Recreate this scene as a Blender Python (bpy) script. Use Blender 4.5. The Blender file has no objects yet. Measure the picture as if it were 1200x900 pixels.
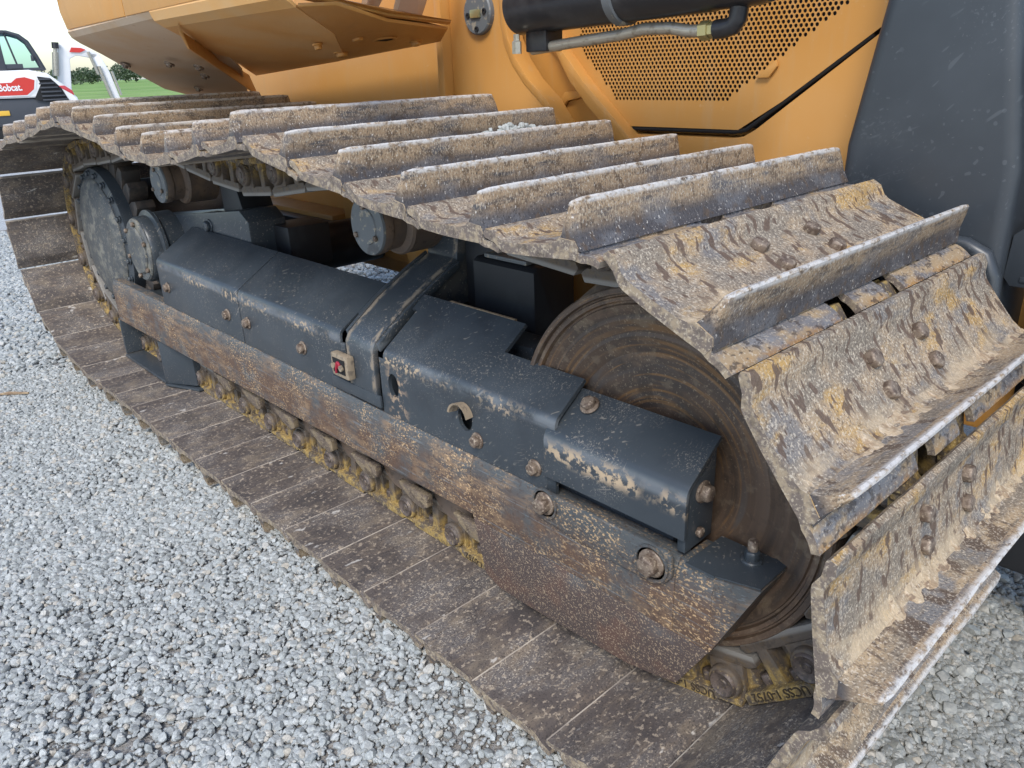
import bpy, bmesh, math, random
import numpy as np
from mathutils import Vector, Matrix, noise

random.seed(7)
SC = bpy.context.scene
COL = SC.collection
R = math.radians

# ------------------------------------------------------------------ camera
CP = Vector((0.7474, -0.7675, 1.1843))
YAW, PIT, ROL, FPX = -0.8332, -0.3896, -0.0375, 911.4
fw = Vector((math.cos(PIT) * math.sin(YAW), math.cos(PIT) * math.cos(YAW), math.sin(PIT)))
r0 = Vector((math.cos(YAW), -math.sin(YAW), 0)); u0 = r0.cross(fw)
rt = math.cos(ROL) * r0 + math.sin(ROL) * u0
up = -math.sin(ROL) * r0 + math.cos(ROL) * u0
cd = bpy.data.cameras.new('camera'); cam = bpy.data.objects.new('camera', cd); COL.objects.link(cam)
cam.matrix_world = Matrix(((rt.x, up.x, -fw.x, CP.x), (rt.y, up.y, -fw.y, CP.y), (rt.z, up.z, -fw.z, CP.z), (0, 0, 0, 1)))
cd.sensor_width = 36; cd.lens = FPX / 1200 * 36; cd.clip_end = 5000; cd.clip_start = 0.02
SC.camera = cam

# ------------------------------------------------------------------ world, sun, exposure
SUN_EL, SUN_AZ = R(47), R(146)          # azimuth clockwise from +Y
w = bpy.data.worlds.new('World'); SC.world = w; w.use_nodes = True
nt = w.node_tree; bg = nt.nodes['Background']
sky = nt.nodes.new('ShaderNodeTexSky'); sky.sky_type = 'NISHITA'; sky.sun_disc = False
sky.sun_elevation = SUN_EL; sky.sun_rotation = SUN_AZ
sky.air_density = 1.0; sky.dust_density = 1.2; sky.ozone_density = 1.0; sky.altitude = 0
nt.links.new(sky.outputs[0], bg.inputs[0]); bg.inputs[1].default_value = 0.15
sl = bpy.data.lights.new('sun', 'SUN'); so = bpy.data.objects.new('sun', sl); COL.objects.link(so)
sl.energy = 1.5; sl.angle = R(18); sl.color = (1.0, 0.96, 0.9)
sd = Vector((math.sin(SUN_AZ) * math.cos(SUN_EL), math.cos(SUN_AZ) * math.cos(SUN_EL), math.sin(SUN_EL)))
so.rotation_euler = (-sd).to_track_quat('-Z', 'Y').to_euler()
SC.view_settings.view_transform = 'Standard'; SC.view_settings.look = 'None'
SC.view_settings.exposure = 0.80; SC.view_settings.gamma = 1
SC.cycles.max_bounces = 6; SC.cycles.diffuse_bounces = 4; SC.cycles.glossy_bounces = 3

# ------------------------------------------------------------------ materials
def mat(name, base, layers=(), rough=0.6, metal=0.0, bump=(), spec=0.5, rnd=True):
    """base colour, then layers mixed on top: dict(c, s=(sx,sy,sz), lo, hi, f, g=(axis,a,b), r, m, t='n'|'v', d)"""
    m = bpy.data.materials.new(name); m.use_nodes = True
    N = m.node_tree.nodes; L = m.node_tree.links
    P = N['Principled BSDF']; P.inputs['Specular IOR Level'].default_value = spec
    tc = N.new('ShaderNodeTexCoord'); co = tc.outputs['Object']
    if rnd:
        oi = N.new('ShaderNodeObjectInfo'); mu = N.new('ShaderNodeMath'); mu.operation = 'MULTIPLY'; mu.inputs[1].default_value = 31.7
        L.new(oi.outputs['Random'], mu.inputs[0])
        cx = N.new('ShaderNodeCombineXYZ')
        L.new(mu.outputs[0], cx.inputs[1])
        ad = N.new('ShaderNodeVectorMath'); ad.operation = 'ADD'
        L.new(co, ad.inputs[0]); L.new(cx.outputs[0], ad.inputs[1]); co2 = ad.outputs[0]
    else:
        co2 = co
    sep = N.new('ShaderNodeSeparateXYZ'); L.new(co, sep.inputs[0])
    def tex(s, t='n', d=4, rot=None, dist=0):
        mp = N.new('ShaderNodeMapping'); mp.inputs['Scale'].default_value = s
        if rot:
            mr_ = N.new('ShaderNodeMapping'); mr_.inputs['Rotation'].default_value = rot; L.new(co2, mr_.inputs[0]); L.new(mr_.outputs[0], mp.inputs[0])
        else: L.new(co2, mp.inputs[0])
        if t == 'n':
            x = N.new('ShaderNodeTexNoise'); x.inputs['Scale'].default_value = 1; x.inputs['Detail'].default_value = d
            x.inputs['Roughness'].default_value = 0.6; x.inputs['Distortion'].default_value = dist
            L.new(mp.outputs[0], x.inputs['Vector']); return x.outputs['Fac']
        x = N.new('ShaderNodeTexVoronoi'); x.inputs['Scale'].default_value = 1
        if t == 'e': x.feature = 'DISTANCE_TO_EDGE'
        L.new(mp.outputs[0], x.inputs['Vector']); return x.outputs['Distance']
    def ring(s):
        # noise drawn out along circles round the object's Y axis
        cb = N.new('ShaderNodeCombineXYZ'); L.new(sep.outputs[0], cb.inputs[0]); L.new(sep.outputs[2], cb.inputs[2])
        ln = N.new('ShaderNodeVectorMath'); ln.operation = 'LENGTH'; L.new(cb.outputs[0], ln.inputs[0])
        mr = N.new('ShaderNodeMath'); mr.operation = 'MULTIPLY'; mr.inputs[1].default_value = s[0]; L.new(ln.outputs['Value'], mr.inputs[0])
        mp = N.new('ShaderNodeMapping'); mp.inputs['Scale'].default_value = (s[1], s[1], s[1]); L.new(co, mp.inputs[0])
        ad_ = N.new('ShaderNodeVectorMath'); ad_.operation = 'ADD'; L.new(mp.outputs[0], ad_.inputs[0])
        c2 = N.new('ShaderNodeCombineXYZ'); L.new(mr.outputs[0], c2.inputs[1]); L.new(c2.outputs[0], ad_.inputs[1])
        x = N.new('ShaderNodeTexNoise'); x.inputs['Scale'].default_value = 1; x.inputs['Detail'].default_value = 4; L.new(ad_.outputs[0], x.inputs['Vector']); return x.outputs['Fac']
    def ramp(v, lo, hi):
        q = N.new('ShaderNodeMapRange'); q.interpolation_type = 'SMOOTHSTEP'
        q.inputs['From Min'].default_value = lo; q.inputs['From Max'].default_value = hi
        L.new(v, q.inputs['Value']); return q.outputs[0]
    def mul(a, b):
        q = N.new('ShaderNodeMath'); q.operation = 'MULTIPLY'
        L.new(a, q.inputs[0])
        if isinstance(b, float): q.inputs[1].default_value = b
        else: L.new(b, q.inputs[1])
        return q.outputs[0]
    col = None; ro = None; me = None
    def mixv(fac, prev, pv, new, typ):
        q = N.new('ShaderNodeMix'); q.data_type = typ
        i = {'RGBA': (6, 7, 2), 'FLOAT': (2, 3, 0)}[typ]
        L.new(fac, q.inputs[0])
        if prev is None: q.inputs[i[0]].default_value = pv
        else: L.new(prev, q.inputs[i[0]])
        q.inputs[i[1]].default_value = new
        return q.outputs[i[2]]
    for l in layers:
        if l.get('t') == 'ring':
            f = ramp(ring(l['s']), l['lo'], l['hi'])
        elif 's' in l:
            f = ramp(tex(l['s'], l.get('t', 'n'), l.get('d', 4), l.get('rot'), l.get('dist', 0)), l['lo'], l['hi'])
        else: f = None
        if 'band' in l:
            ax, c0, hw = l['band']; sb = N.new('ShaderNodeMath'); sb.operation = 'SUBTRACT'; L.new(sep.outputs['XYZ'.index(ax)], sb.inputs[0]); sb.inputs[1].default_value = c0
            ab = N.new('ShaderNodeMath'); ab.operation = 'ABSOLUTE'; L.new(sb.outputs[0], ab.inputs[0]); gg = ramp(ab.outputs[0], hw, hw * .2)
            f = gg if f is None else mul(f, gg)
        if 'g' in l:
            ax, a, b = l['g']; gg = ramp(sep.outputs['XYZ'.index(ax)], a, b)
            if a > b:
                pass
            f = gg if f is None else mul(f, gg)
        if 's2' in l:
            f = mul(f, ramp(tex(l['s2']), l.get('lo2', .45), l.get('hi2', .6)))
        f = mul(f, float(l.get('f', 1)))
        c = l['c']
        col = mixv(f, col, (*base, 1), (*c, 1), 'RGBA')
        if 'r' in l: ro = mixv(f, ro, rough, l['r'], 'FLOAT')
        if 'm' in l: me = mixv(f, me, metal, l['m'], 'FLOAT')
    if col is None: P.inputs['Base Color'].default_value = (*base, 1)
    else: L.new(col, P.inputs['Base Color'])
    if ro is None: P.inputs['Roughness'].default_value = rough
    else: L.new(ro, P.inputs['Roughness'])
    if me is None: P.inputs['Metallic'].default_value = metal
    else: L.new(me, P.inputs['Metallic'])
    prev = None
    for s, st, dd in bump:
        b = N.new('ShaderNodeBump'); b.inputs['Strength'].default_value = st; b.inputs['Distance'].default_value = dd
        L.new(tex(s if isinstance(s, tuple) else (s, s, s)), b.inputs['Height'])
        if prev: L.new(prev, b.inputs['Normal'])
        prev = b.outputs[0]
    if prev: L.new(prev, P.inputs['Normal'])
    return m

TAN = (.50, .37, .22); RUST = (.10, .055, .035); PALE = (.62, .58, .52)
M = {}
M['yellow'] = mat('yellow_paint', (.54, .26, .062), [
    dict(c=(.50, .30, .13), s=(26, 26, 2.5), lo=.52, hi=.70, f=.4, r=.7),
    dict(c=(.56, .32, .12), s=(3, 3, 3), lo=.45, hi=.75, f=.35),
    dict(c=(.60, .42, .24), s=(60, 60, 60), lo=.62, hi=.75, f=.3)], rough=.42, bump=[(25, .05, .002)], rnd=False)
M['yellow_under'] = mat('dusty_bounce_tan', (.60, .40, .22), [  # dust tan, raised further to paint in light bounced off the ground
    dict(c=(.64, .52, .40), s=(4, 4, 4), lo=.30, hi=.6, f=.8, r=.8),
    dict(c=(.38, .2, .08), s=(30, 30, 30), lo=.64, hi=.72, f=.3)], rough=.55, rnd=False)
M['yellow_bounce'] = mat('dusty_bounce_yellow', (.70, .37, .11), [dict(c=(.66, .44, .22), s=(4, 4, 4), lo=.35, hi=.65, f=.6, r=.7)], rough=.5, rnd=False)  # yellow with dust patches, lightened to hold bounce light from the track below
def scratches(col, f, k=1.):
    out = []
    for n_, (rot, ln, wd, lo) in enumerate([((.3, .35, .2), 7, 420, .665), ((.2, 1.0, .5), 10, 380, .67), ((1.2, -.4, .9), 16, 460, .66), ((.5, .8, -.9), 24, 300, .67), ((.9, 1.5, .3), 12, 520, .665)]):
        out.append(dict(c=col, s=(ln * k, wd * k, wd * k), rot=rot, d=0, lo=lo + .055, hi=lo + .085, s2=(5 + n_, 6, 7), lo2=.54, hi2=.66, f=f))
    out.append(dict(c=col, s=(3.2 * k, 210 * k, 210 * k), rot=(.25, .15, 1.15), d=0, lo=.735, hi=.765, s2=(4, 4, 5), lo2=.5, hi2=.58, f=f))
    out.append(dict(c=col, s=(4.5 * k, 180 * k, 180 * k), rot=(.9, .7, .35), d=0, lo=.735, hi=.77, s2=(5, 4, 4), lo2=.5, hi2=.58, f=f))
    return out
GREY_P = (.042, .052, .062)
def greypaint(name, extra=()):
    return mat(name, GREY_P, [
    dict(c=(.064, .077, .090), s=(5, 5, 5), lo=.42, hi=.75, f=.6, r=.5),
    dict(c=(.030, .036, .044), s=(8, 8, 8), lo=.55, hi=.75, f=.5),
    dict(c=(.34, .27, .19), s=(230, 230, 230), lo=.63, hi=.68, s2=(6, 6, 6), lo2=.52, hi2=.68, f=.6, r=.85),
    *scratches((.30, .27, .23), .5), *extra], rough=.33, bump=[(90, .12, .0015)], rnd=False)
M['dark_paint'] = greypaint('dark_blue_grey_paint')
M['cover_paint'] = greypaint('scuffed_cover_paint', [
    dict(c=(.17, .19, .21), band=('Z', .538, .018), s=(9, 9, 9), lo=.35, hi=.6, f=.7),
    dict(c=(.50, .38, .25), band=('Z', .532, .024), s=(75, 75, 75), lo=.50, hi=.58, s2=(5, 5, 5), lo2=.42, hi2=.6, f=.9, r=.9),
    dict(c=(.42, .30, .20), band=('X', -.735, .055), s=(45, 45, 45), lo=.50, hi=.58, f=.8, g=('Z', .535, .50))])
M['bulge_paint'] = greypaint('scuffed_bulge_paint', [
    dict(c=(.17, .19, .21), band=('Z', .505, .018), s=(9, 9, 9), lo=.35, hi=.6, f=.7),
    dict(c=(.50, .38, .25), band=('Z', .490, .030), s=(60, 60, 60), lo=.48, hi=.56, s2=(5, 5, 5), lo2=.36, hi2=.52, f=.9, r=.9)])
M['arm_paint'] = greypaint('scuffed_arm_paint', [
    dict(c=(.30, .24, .17), band=('X', -.931, .012), s=(40, 30, 30), lo=.42, hi=.56, f=.7, r=.85),
    dict(c=(.30, .24, .17), band=('X', -.824, .012), s=(40, 30, 30), lo=.42, hi=.56, f=.7, r=.85),
    dict(c=(.16, .18, .195), band=('Z', .552, .018), s=(9, 9, 9), lo=.35, hi=.6, f=.7)])
M['recess_shade'] = mat('recess_shade_black', (.012, .014, .018), [dict(c=(.03, .033, .038), s=(9, 9, 9), lo=.5, hi=.7, f=.6)], rough=.5, rnd=False)  # near-black colour paints in the shade on parts deep in the frame
M['dark_guard'] = mat('dark_guard_paint', (.036, .043, .051), [
    dict(c=(.050, .059, .069), s=(4, 4, 4), lo=.4, hi=.7, f=.6),
    *scratches((.12, .135, .15), .30, .5),
    dict(c=(.4, .39, .37), s=(150, 150, 150), lo=.72, hi=.76, f=.5)], rough=.36, rnd=False)
M['black'] = mat('black_paint', (.018, .019, .022), [dict(c=(.06, .06, .06), s=(9, 9, 9), lo=.5, hi=.75, f=.6, r=.6)], rough=.3, rnd=False)
M['black_dull'] = mat('dull_black', (.008, .008, .009), rough=.8, rnd=False)
M['strip'] = mat('worn_strip_paint', (.072, .080, .085), [
    dict(c=(.105, .060, .038), s=(14, 14, 14), lo=.25, hi=.6, g=('Z', .385, .30), f=.95, r=.8),
    dict(c=(.26, .17, .10), s=(14, 40, 60), lo=.44, hi=.68, s2=(4, 4, 4), lo2=.38, hi2=.60, f=.75, r=.85),
    dict(c=(.54, .37, .20), s=(150, 190, 260), lo=.54, hi=.62, s2=(6, 6, 6), lo2=.38, hi2=.58, f=.85, r=.9),
    dict(c=(.16, .185, .20), s=(8, 240, 240), lo=.6, hi=.68, f=.5, d=2),
    dict(c=(.06, .04, .032), s=(90, 120, 120), lo=.56, hi=.64, f=.6)],
    rough=.5, bump=[(150, .3, .002), (30, .2, .004)], rnd=False)
M['skirt'] = mat('rusty_skirt', (.085, .062, .055), [
    dict(c=(.12, .13, .135), s=(10, 10, 10), lo=.45, hi=.65, f=.6, g=('Z', .16, .23)),
    dict(c=(.135, .075, .055), s=(9, 9, 9), lo=.45, hi=.65, f=.8),
    dict(c=(.44, .33, .22), s=(240, 240, 240), lo=.55, hi=.62, f=.8)], rough=.7, bump=[(180, .4, .002)], rnd=False)
M['idler'] = mat('worn_idler_steel', (.075, .055, .043), [
    dict(c=(.12, .065, .035), s=(7, 7, 7), lo=.42, hi=.65, f=.85),
    dict(c=(.03, .028, .026), s=(5, 5, 5), lo=.5, hi=.68, f=.7)], rough=.6, bump=[(120, .3, .002)], rnd=False)
M['idler_ring'] = mat('ringed_idler_steel', (.105, .070, .048), [
    dict(c=(.15, .10, .068), t='ring', s=(60, 3), lo=.45, hi=.62, f=.6),
    dict(c=(.055, .045, .038), t='ring', s=(30, 4), lo=.52, hi=.68, f=.6),
    dict(c=(.06, .05, .044), s=(5, 5, 5), lo=.5, hi=.68, f=.6), dict(c=(.20, .13, .08), s=(11, 11, 11), lo=.55, hi=.7, f=.6),
    dict(c=(.24, .13, .055), t='ring', s=(120, 6), lo=.53, hi=.64, s2=(4, 4, 4), lo2=.42, hi2=.6, f=.85),
    dict(c=(.10, .10, .098), t='ring', s=(26, 4), lo=.58, hi=.70, f=.5),
    dict(c=(.21, .16, .11), s=(26, 26, 26), lo=.56, hi=.68, f=.55), dict(c=(.045, .036, .03), s=(17, 17, 17), lo=.56, hi=.68, f=.6),
    dict(c=(.36, .28, .19), s=(210, 210, 210), lo=.58, hi=.66, f=.6, s2=(5, 5, 5), lo2=.4, hi2=.6)], rough=.55, bump=[(160, .3, .002)], rnd=False)
M['grouser'] = mat('grouser_steel', (.072, .066, .068), [
    dict(c=(.36, .255, .155), s=(28, 9, 60), lo=.30, hi=.52, f=.88, g=('Z', .082, .112)),
    dict(c=(.10, .068, .045), s=(70, 50, 40), lo=.52, hi=.62, f=.75),
    dict(c=(.19, .19, .20), s=(16, 9, 16), lo=.5, hi=.66, f=.55, m=.3, r=.5),
    dict(c=(.50, .42, .31), s=(330, 330, 200), lo=.52, hi=.60, f=.7, g=('Z', .085, .115)),
    dict(c=(.03, .025, .022), s=(300, 300, 200), lo=.56, hi=.62, f=.6),
    dict(c=PALE, s=(230, 260, 150), lo=.62, hi=.68, f=.85),
    dict(c=(.66, .645, .62), s=(110, 60, 110), lo=.33, hi=.56, f=.82, g=('Z', .1235, .1305), r=.45, m=.1)],
    rough=.6, bump=[((120, 160, 60), .6, .003), (400, .4, .001)])
M['shoe_out'] = mat('muddy_shoe_steel', (.21, .175, .135), [
    dict(c=(.385, .28, .175), s=(14, 8, 14), lo=.38, hi=.60, f=.85, r=.9),
    dict(c=(.185, .18, .18), s=(11, 8, 11), lo=.50, hi=.62, f=.8, m=.2, r=.55),
    dict(c=(.46, .28, .085), s=(16, 8, 16), lo=.52, hi=.66, f=.8),
    dict(c=(.62, .54, .42), s=(260, 260, 260), lo=.53, hi=.60, f=.6),
    dict(c=(.085, .065, .05), s=(240, 260, 240), lo=.55, hi=.61, f=.65),
    dict(c=(.115, .075, .052), s=(27, 60, 27), lo=.565, hi=.61, f=.9, r=.6, d=2),
    dict(c=(.52, .41, .27), s=(30, 11, 30), lo=.42, hi=.62, f=.7, g=('X', .10, .150))],
    rough=.75, bump=[(120, .6, .003), (45, .5, .006), (320, .5, .0015)])
M['shoe_in'] = mat('dark_shoe_inner_steel', (.105, .088, .080), [
    dict(c=(.175, .160, .152), s=(7, 5, 7), lo=.42, hi=.65, f=.7),
    dict(c=(.21, .165, .125), s=(60, 16, 60), lo=.48, hi=.66, f=.6),
    dict(c=(.26, .21, .155), s=(12, 9, 12), lo=.52, hi=.68, f=.6),
    dict(c=(.065, .058, .058), s=(10, 7, 10), lo=.52, hi=.66, f=.6),
    dict(c=(.44, .36, .27), s=(95, 75, 95), lo=.565, hi=.63, f=.7, r=.9),
    dict(c=(.60, .53, .43), s=(240, 200, 240), lo=.56, hi=.63, f=.75, s2=(7, 5, 7), lo2=.42, hi2=.66),
    dict(c=(.045, .04, .04), s=(260, 200, 260), lo=.56, hi=.62, f=.7),
    dict(c=(.62, .59, .54), s=(22, 9, 22), lo=.655, hi=.69, f=.7)],
    rough=.5, bump=[(110, .3, .002), (300, .35, .001)])
M['grouser_back'] = mat('muddy_grouser_side', (.20, .165, .125), [
    dict(c=(.40, .295, .18), s=(14, 9, 30), lo=.36, hi=.58, f=.85, r=.9),
    dict(c=(.20, .20, .205), s=(9, 8, 20), lo=.50, hi=.62, f=.8, r=.5, m=.2),
    dict(c=(.11, .075, .052), s=(30, 22, 12), lo=.53, hi=.60, f=.9, r=.6, d=3),
    dict(c=(.60, .52, .41), s=(260, 260, 260), lo=.54, hi=.60, f=.6),
    dict(c=(.07, .055, .045), s=(240, 260, 240), lo=.55, hi=.61, f=.6),
    dict(c=(.58, .565, .54), s=(60, 30, 60), lo=.30, hi=.5, f=.9, g=('Z', .120, .129), r=.5)], rough=.7, bump=[(120, .6, .003), (320, .5, .0015)])
M['lip'] = mat('rubbed_lip_steel', (.165, .155, .155), [
    dict(c=(.26, .255, .26), s=(30, 9, 30), lo=.45, hi=.62, f=.8, m=.3, r=.45),
    dict(c=(.38, .27, .15), s=(22, 12, 22), lo=.46, hi=.60, f=.85, r=.9),
    dict(c=(.42, .22, .06), s=(50, 20, 50), lo=.40, hi=.58, f=.85, g=('X', .212, .232), r=.85),
    dict(c=(.55, .48, .38), s=(260, 200, 260), lo=.56, hi=.62, f=.6),
    dict(c=(.06, .045, .038), s=(90, 60, 90), lo=.54, hi=.62, f=.75)], rough=.55, metal=.1, bump=[(160, .5, .002)])
M['mud'] = mat('caked_mud', (.46, .36, .24), [dict(c=(.30, .21, .13), s=(40, 40, 40), lo=.45, hi=.6, f=.8), dict(c=(.58, .48, .35), s=(150, 150, 150), lo=.52, hi=.62, f=.7), dict(c=(.18, .12, .08), s=(60, 26, 60), lo=.56, hi=.62, f=.8)], rough=.95, bump=[(150, .8, .003), (50, .6, .006)])
M['joint'] = mat('rubbed_joint_edge', (.30, .26, .22), [dict(c=(.52, .46, .38), s=(60, 9, 60), lo=.42, hi=.6, f=.8), dict(c=(.16, .135, .12), s=(90, 30, 90), lo=.54, hi=.66, f=.55)], rough=.6)
M['shoe_edge'] = mat('shoe_edge_steel', (.15, .12, .10), [
    dict(c=(.34, .27, .18), s=(60, 40, 60), lo=.45, hi=.62, f=.8), dict(c=(.46, .39, .29), s=(240, 240, 240), lo=.54, hi=.6, f=.7),
    dict(c=(.06, .045, .035), s=(60, 60, 60), lo=.52, hi=.66, f=.55)], rough=.65, bump=[(220, .5, .0015)])
M['link'] = mat('muddy_link_steel', (.11, .088, .07), [
    dict(c=(.38, .255, .075), s=(26, 26, 26), lo=.42, hi=.58, f=.85, r=.85, g=('Z', -.03, .01)),
    dict(c=(.13, .09, .05), s=(55, 55, 55), lo=.50, hi=.62, f=.6),
    dict(c=(.06, .05, .044), s=(60, 60, 60), lo=.52, hi=.64, f=.6),
    dict(c=(.56, .43, .2), s=(190, 190, 190), lo=.56, hi=.64, f=.7, g=('Z', -.02, .03)),
    dict(c=(.28, .27, .25), s=(8, 8, 8), lo=.2, hi=.4, f=.85, g=('Z', -.052, -.06), r=.4, m=.3)], rough=.65, bump=[(140, .5, .003)])
M['pin'] = mat('pin_steel', (.13, .10, .085), [dict(c=(.05, .04, .035), s=(90, 90, 90), lo=.45, hi=.6, f=.7),
    dict(c=(.35, .27, .15), s=(150, 150, 150), lo=.58, hi=.66, f=.6)], rough=.5, metal=.2, bump=[(200, .4, .002)])
M['bolt'] = mat('rusty_bolt_steel', (.22, .17, .13), [dict(c=(.09, .06, .045), s=(70, 70, 70), lo=.45, hi=.6, f=.8),
    dict(c=(.5, .42, .32), s=(160, 160, 160), lo=.56, hi=.66, f=.7)], rough=.55, metal=.25, bump=[(220, .4, .002)])
M['steel'] = mat('worn_grey_paint', (.125, .138, .145), [
    dict(c=(.38, .33, .24), s=(40, 40, 40), lo=.56, hi=.62, f=.7), dict(c=(.06, .06, .06), s=(14, 14, 14), lo=.56, hi=.66, f=.7)], rough=.5, bump=[(90, .2, .002)], rnd=False)
M['sprocket_disc'] = mat('sprocket_disc_paint', (.075, .082, .086), [
    dict(c=(.25, .24, .20), s=(24, 24, 24), lo=.45, hi=.65, f=.7), dict(c=(.05, .055, .06), s=(12, 12, 12), lo=.52, hi=.64, f=.7),
    dict(c=(.42, .36, .24), s=(120, 120, 120), lo=.6, hi=.68, f=.6)], rough=.6, bump=[(60, .3, .003)], rnd=False)
M['roller'] = mat('carrier_roller_steel', (.13, .10, .08), [
    dict(c=(.22, .15, .10), s=(20, 20, 20), lo=.4, hi=.65, f=.7), dict(c=(.04, .035, .03), s=(40, 40, 40), lo=.55, hi=.66, f=.6)], rough=.55, metal=.1, rnd=False)
M['mudguard'] = mat('beige_guard', (.36, .27, .17), [dict(c=(.20, .13, .08), s=(25, 25, 25), lo=.45, hi=.6, f=.8)], rough=.8, bump=[(80, .4, .003)], rnd=False)
M['tooth'] = mat('worn_tooth_steel', (.05, .045, .042), [dict(c=(.10, .08, .065), s=(20, 20, 20), lo=.45, hi=.62, f=.8)], rough=.6, rnd=False)
M['guard_rust'] = mat('rusted_roller_guard', (.17, .13, .10), [dict(c=(.30, .23, .14), s=(22, 22, 22), lo=.45, hi=.6, f=.8), dict(c=(.07, .05, .04), s=(30, 30, 30), lo=.52, hi=.64, f=.8), dict(c=(.5, .4, .26), s=(220, 220, 220), lo=.57, hi=.63, f=.7)], rough=.8, bump=[(80, .4, .003)], rnd=False)
M['bracket'] = mat('beige_casting', (.30, .24, .17), [dict(c=(.12, .10, .08), s=(60, 60, 60), lo=.5, hi=.62, f=.7)], rough=.75, bump=[(120, .4, .002)], rnd=False)
M['red'] = mat('red_plastic', (.32, .02, .04), rough=.4, rnd=False)
M['pipe'] = mat('galvanised_pipe', (.42, .40, .34), [dict(c=(.22, .19, .14), s=(60, 60, 60), lo=.5, hi=.65, f=.6)], rough=.35, metal=.6, rnd=False)
M['brass'] = mat('brass_fitting', (.45, .40, .20), rough=.35, metal=.7, rnd=False)
M['white'] = mat('white_paint', (.78, .78, .77), [dict(c=(.6, .6, .58), s=(2, 2, 2), lo=.5, hi=.7, f=.4)], rough=.35, rnd=False)
M['decal_red'] = mat('red_decal', (.55, .035, .025), rough=.4, rnd=False)
M['charcoal'] = mat('charcoal_plastic', (.045, .05, .06), rough=.5, rnd=False)
M['amber'] = mat('amber_reflector', (.7, .42, .05), rough=.3, rnd=False)
M['lens'] = mat('red_lens', (.5, .05, .06), rough=.2, rnd=False)
g = bpy.data.materials.new('tinted_glass'); g.use_nodes = True; P = g.node_tree.nodes['Principled BSDF']
P.inputs['Base Color'].default_value = (.55, .85, .88, 1); P.inputs['Roughness'].default_value = .03
P.inputs['Transmission Weight'].default_value = 1; P.inputs['IOR'].default_value = 1.02; M['glass'] = g

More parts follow.
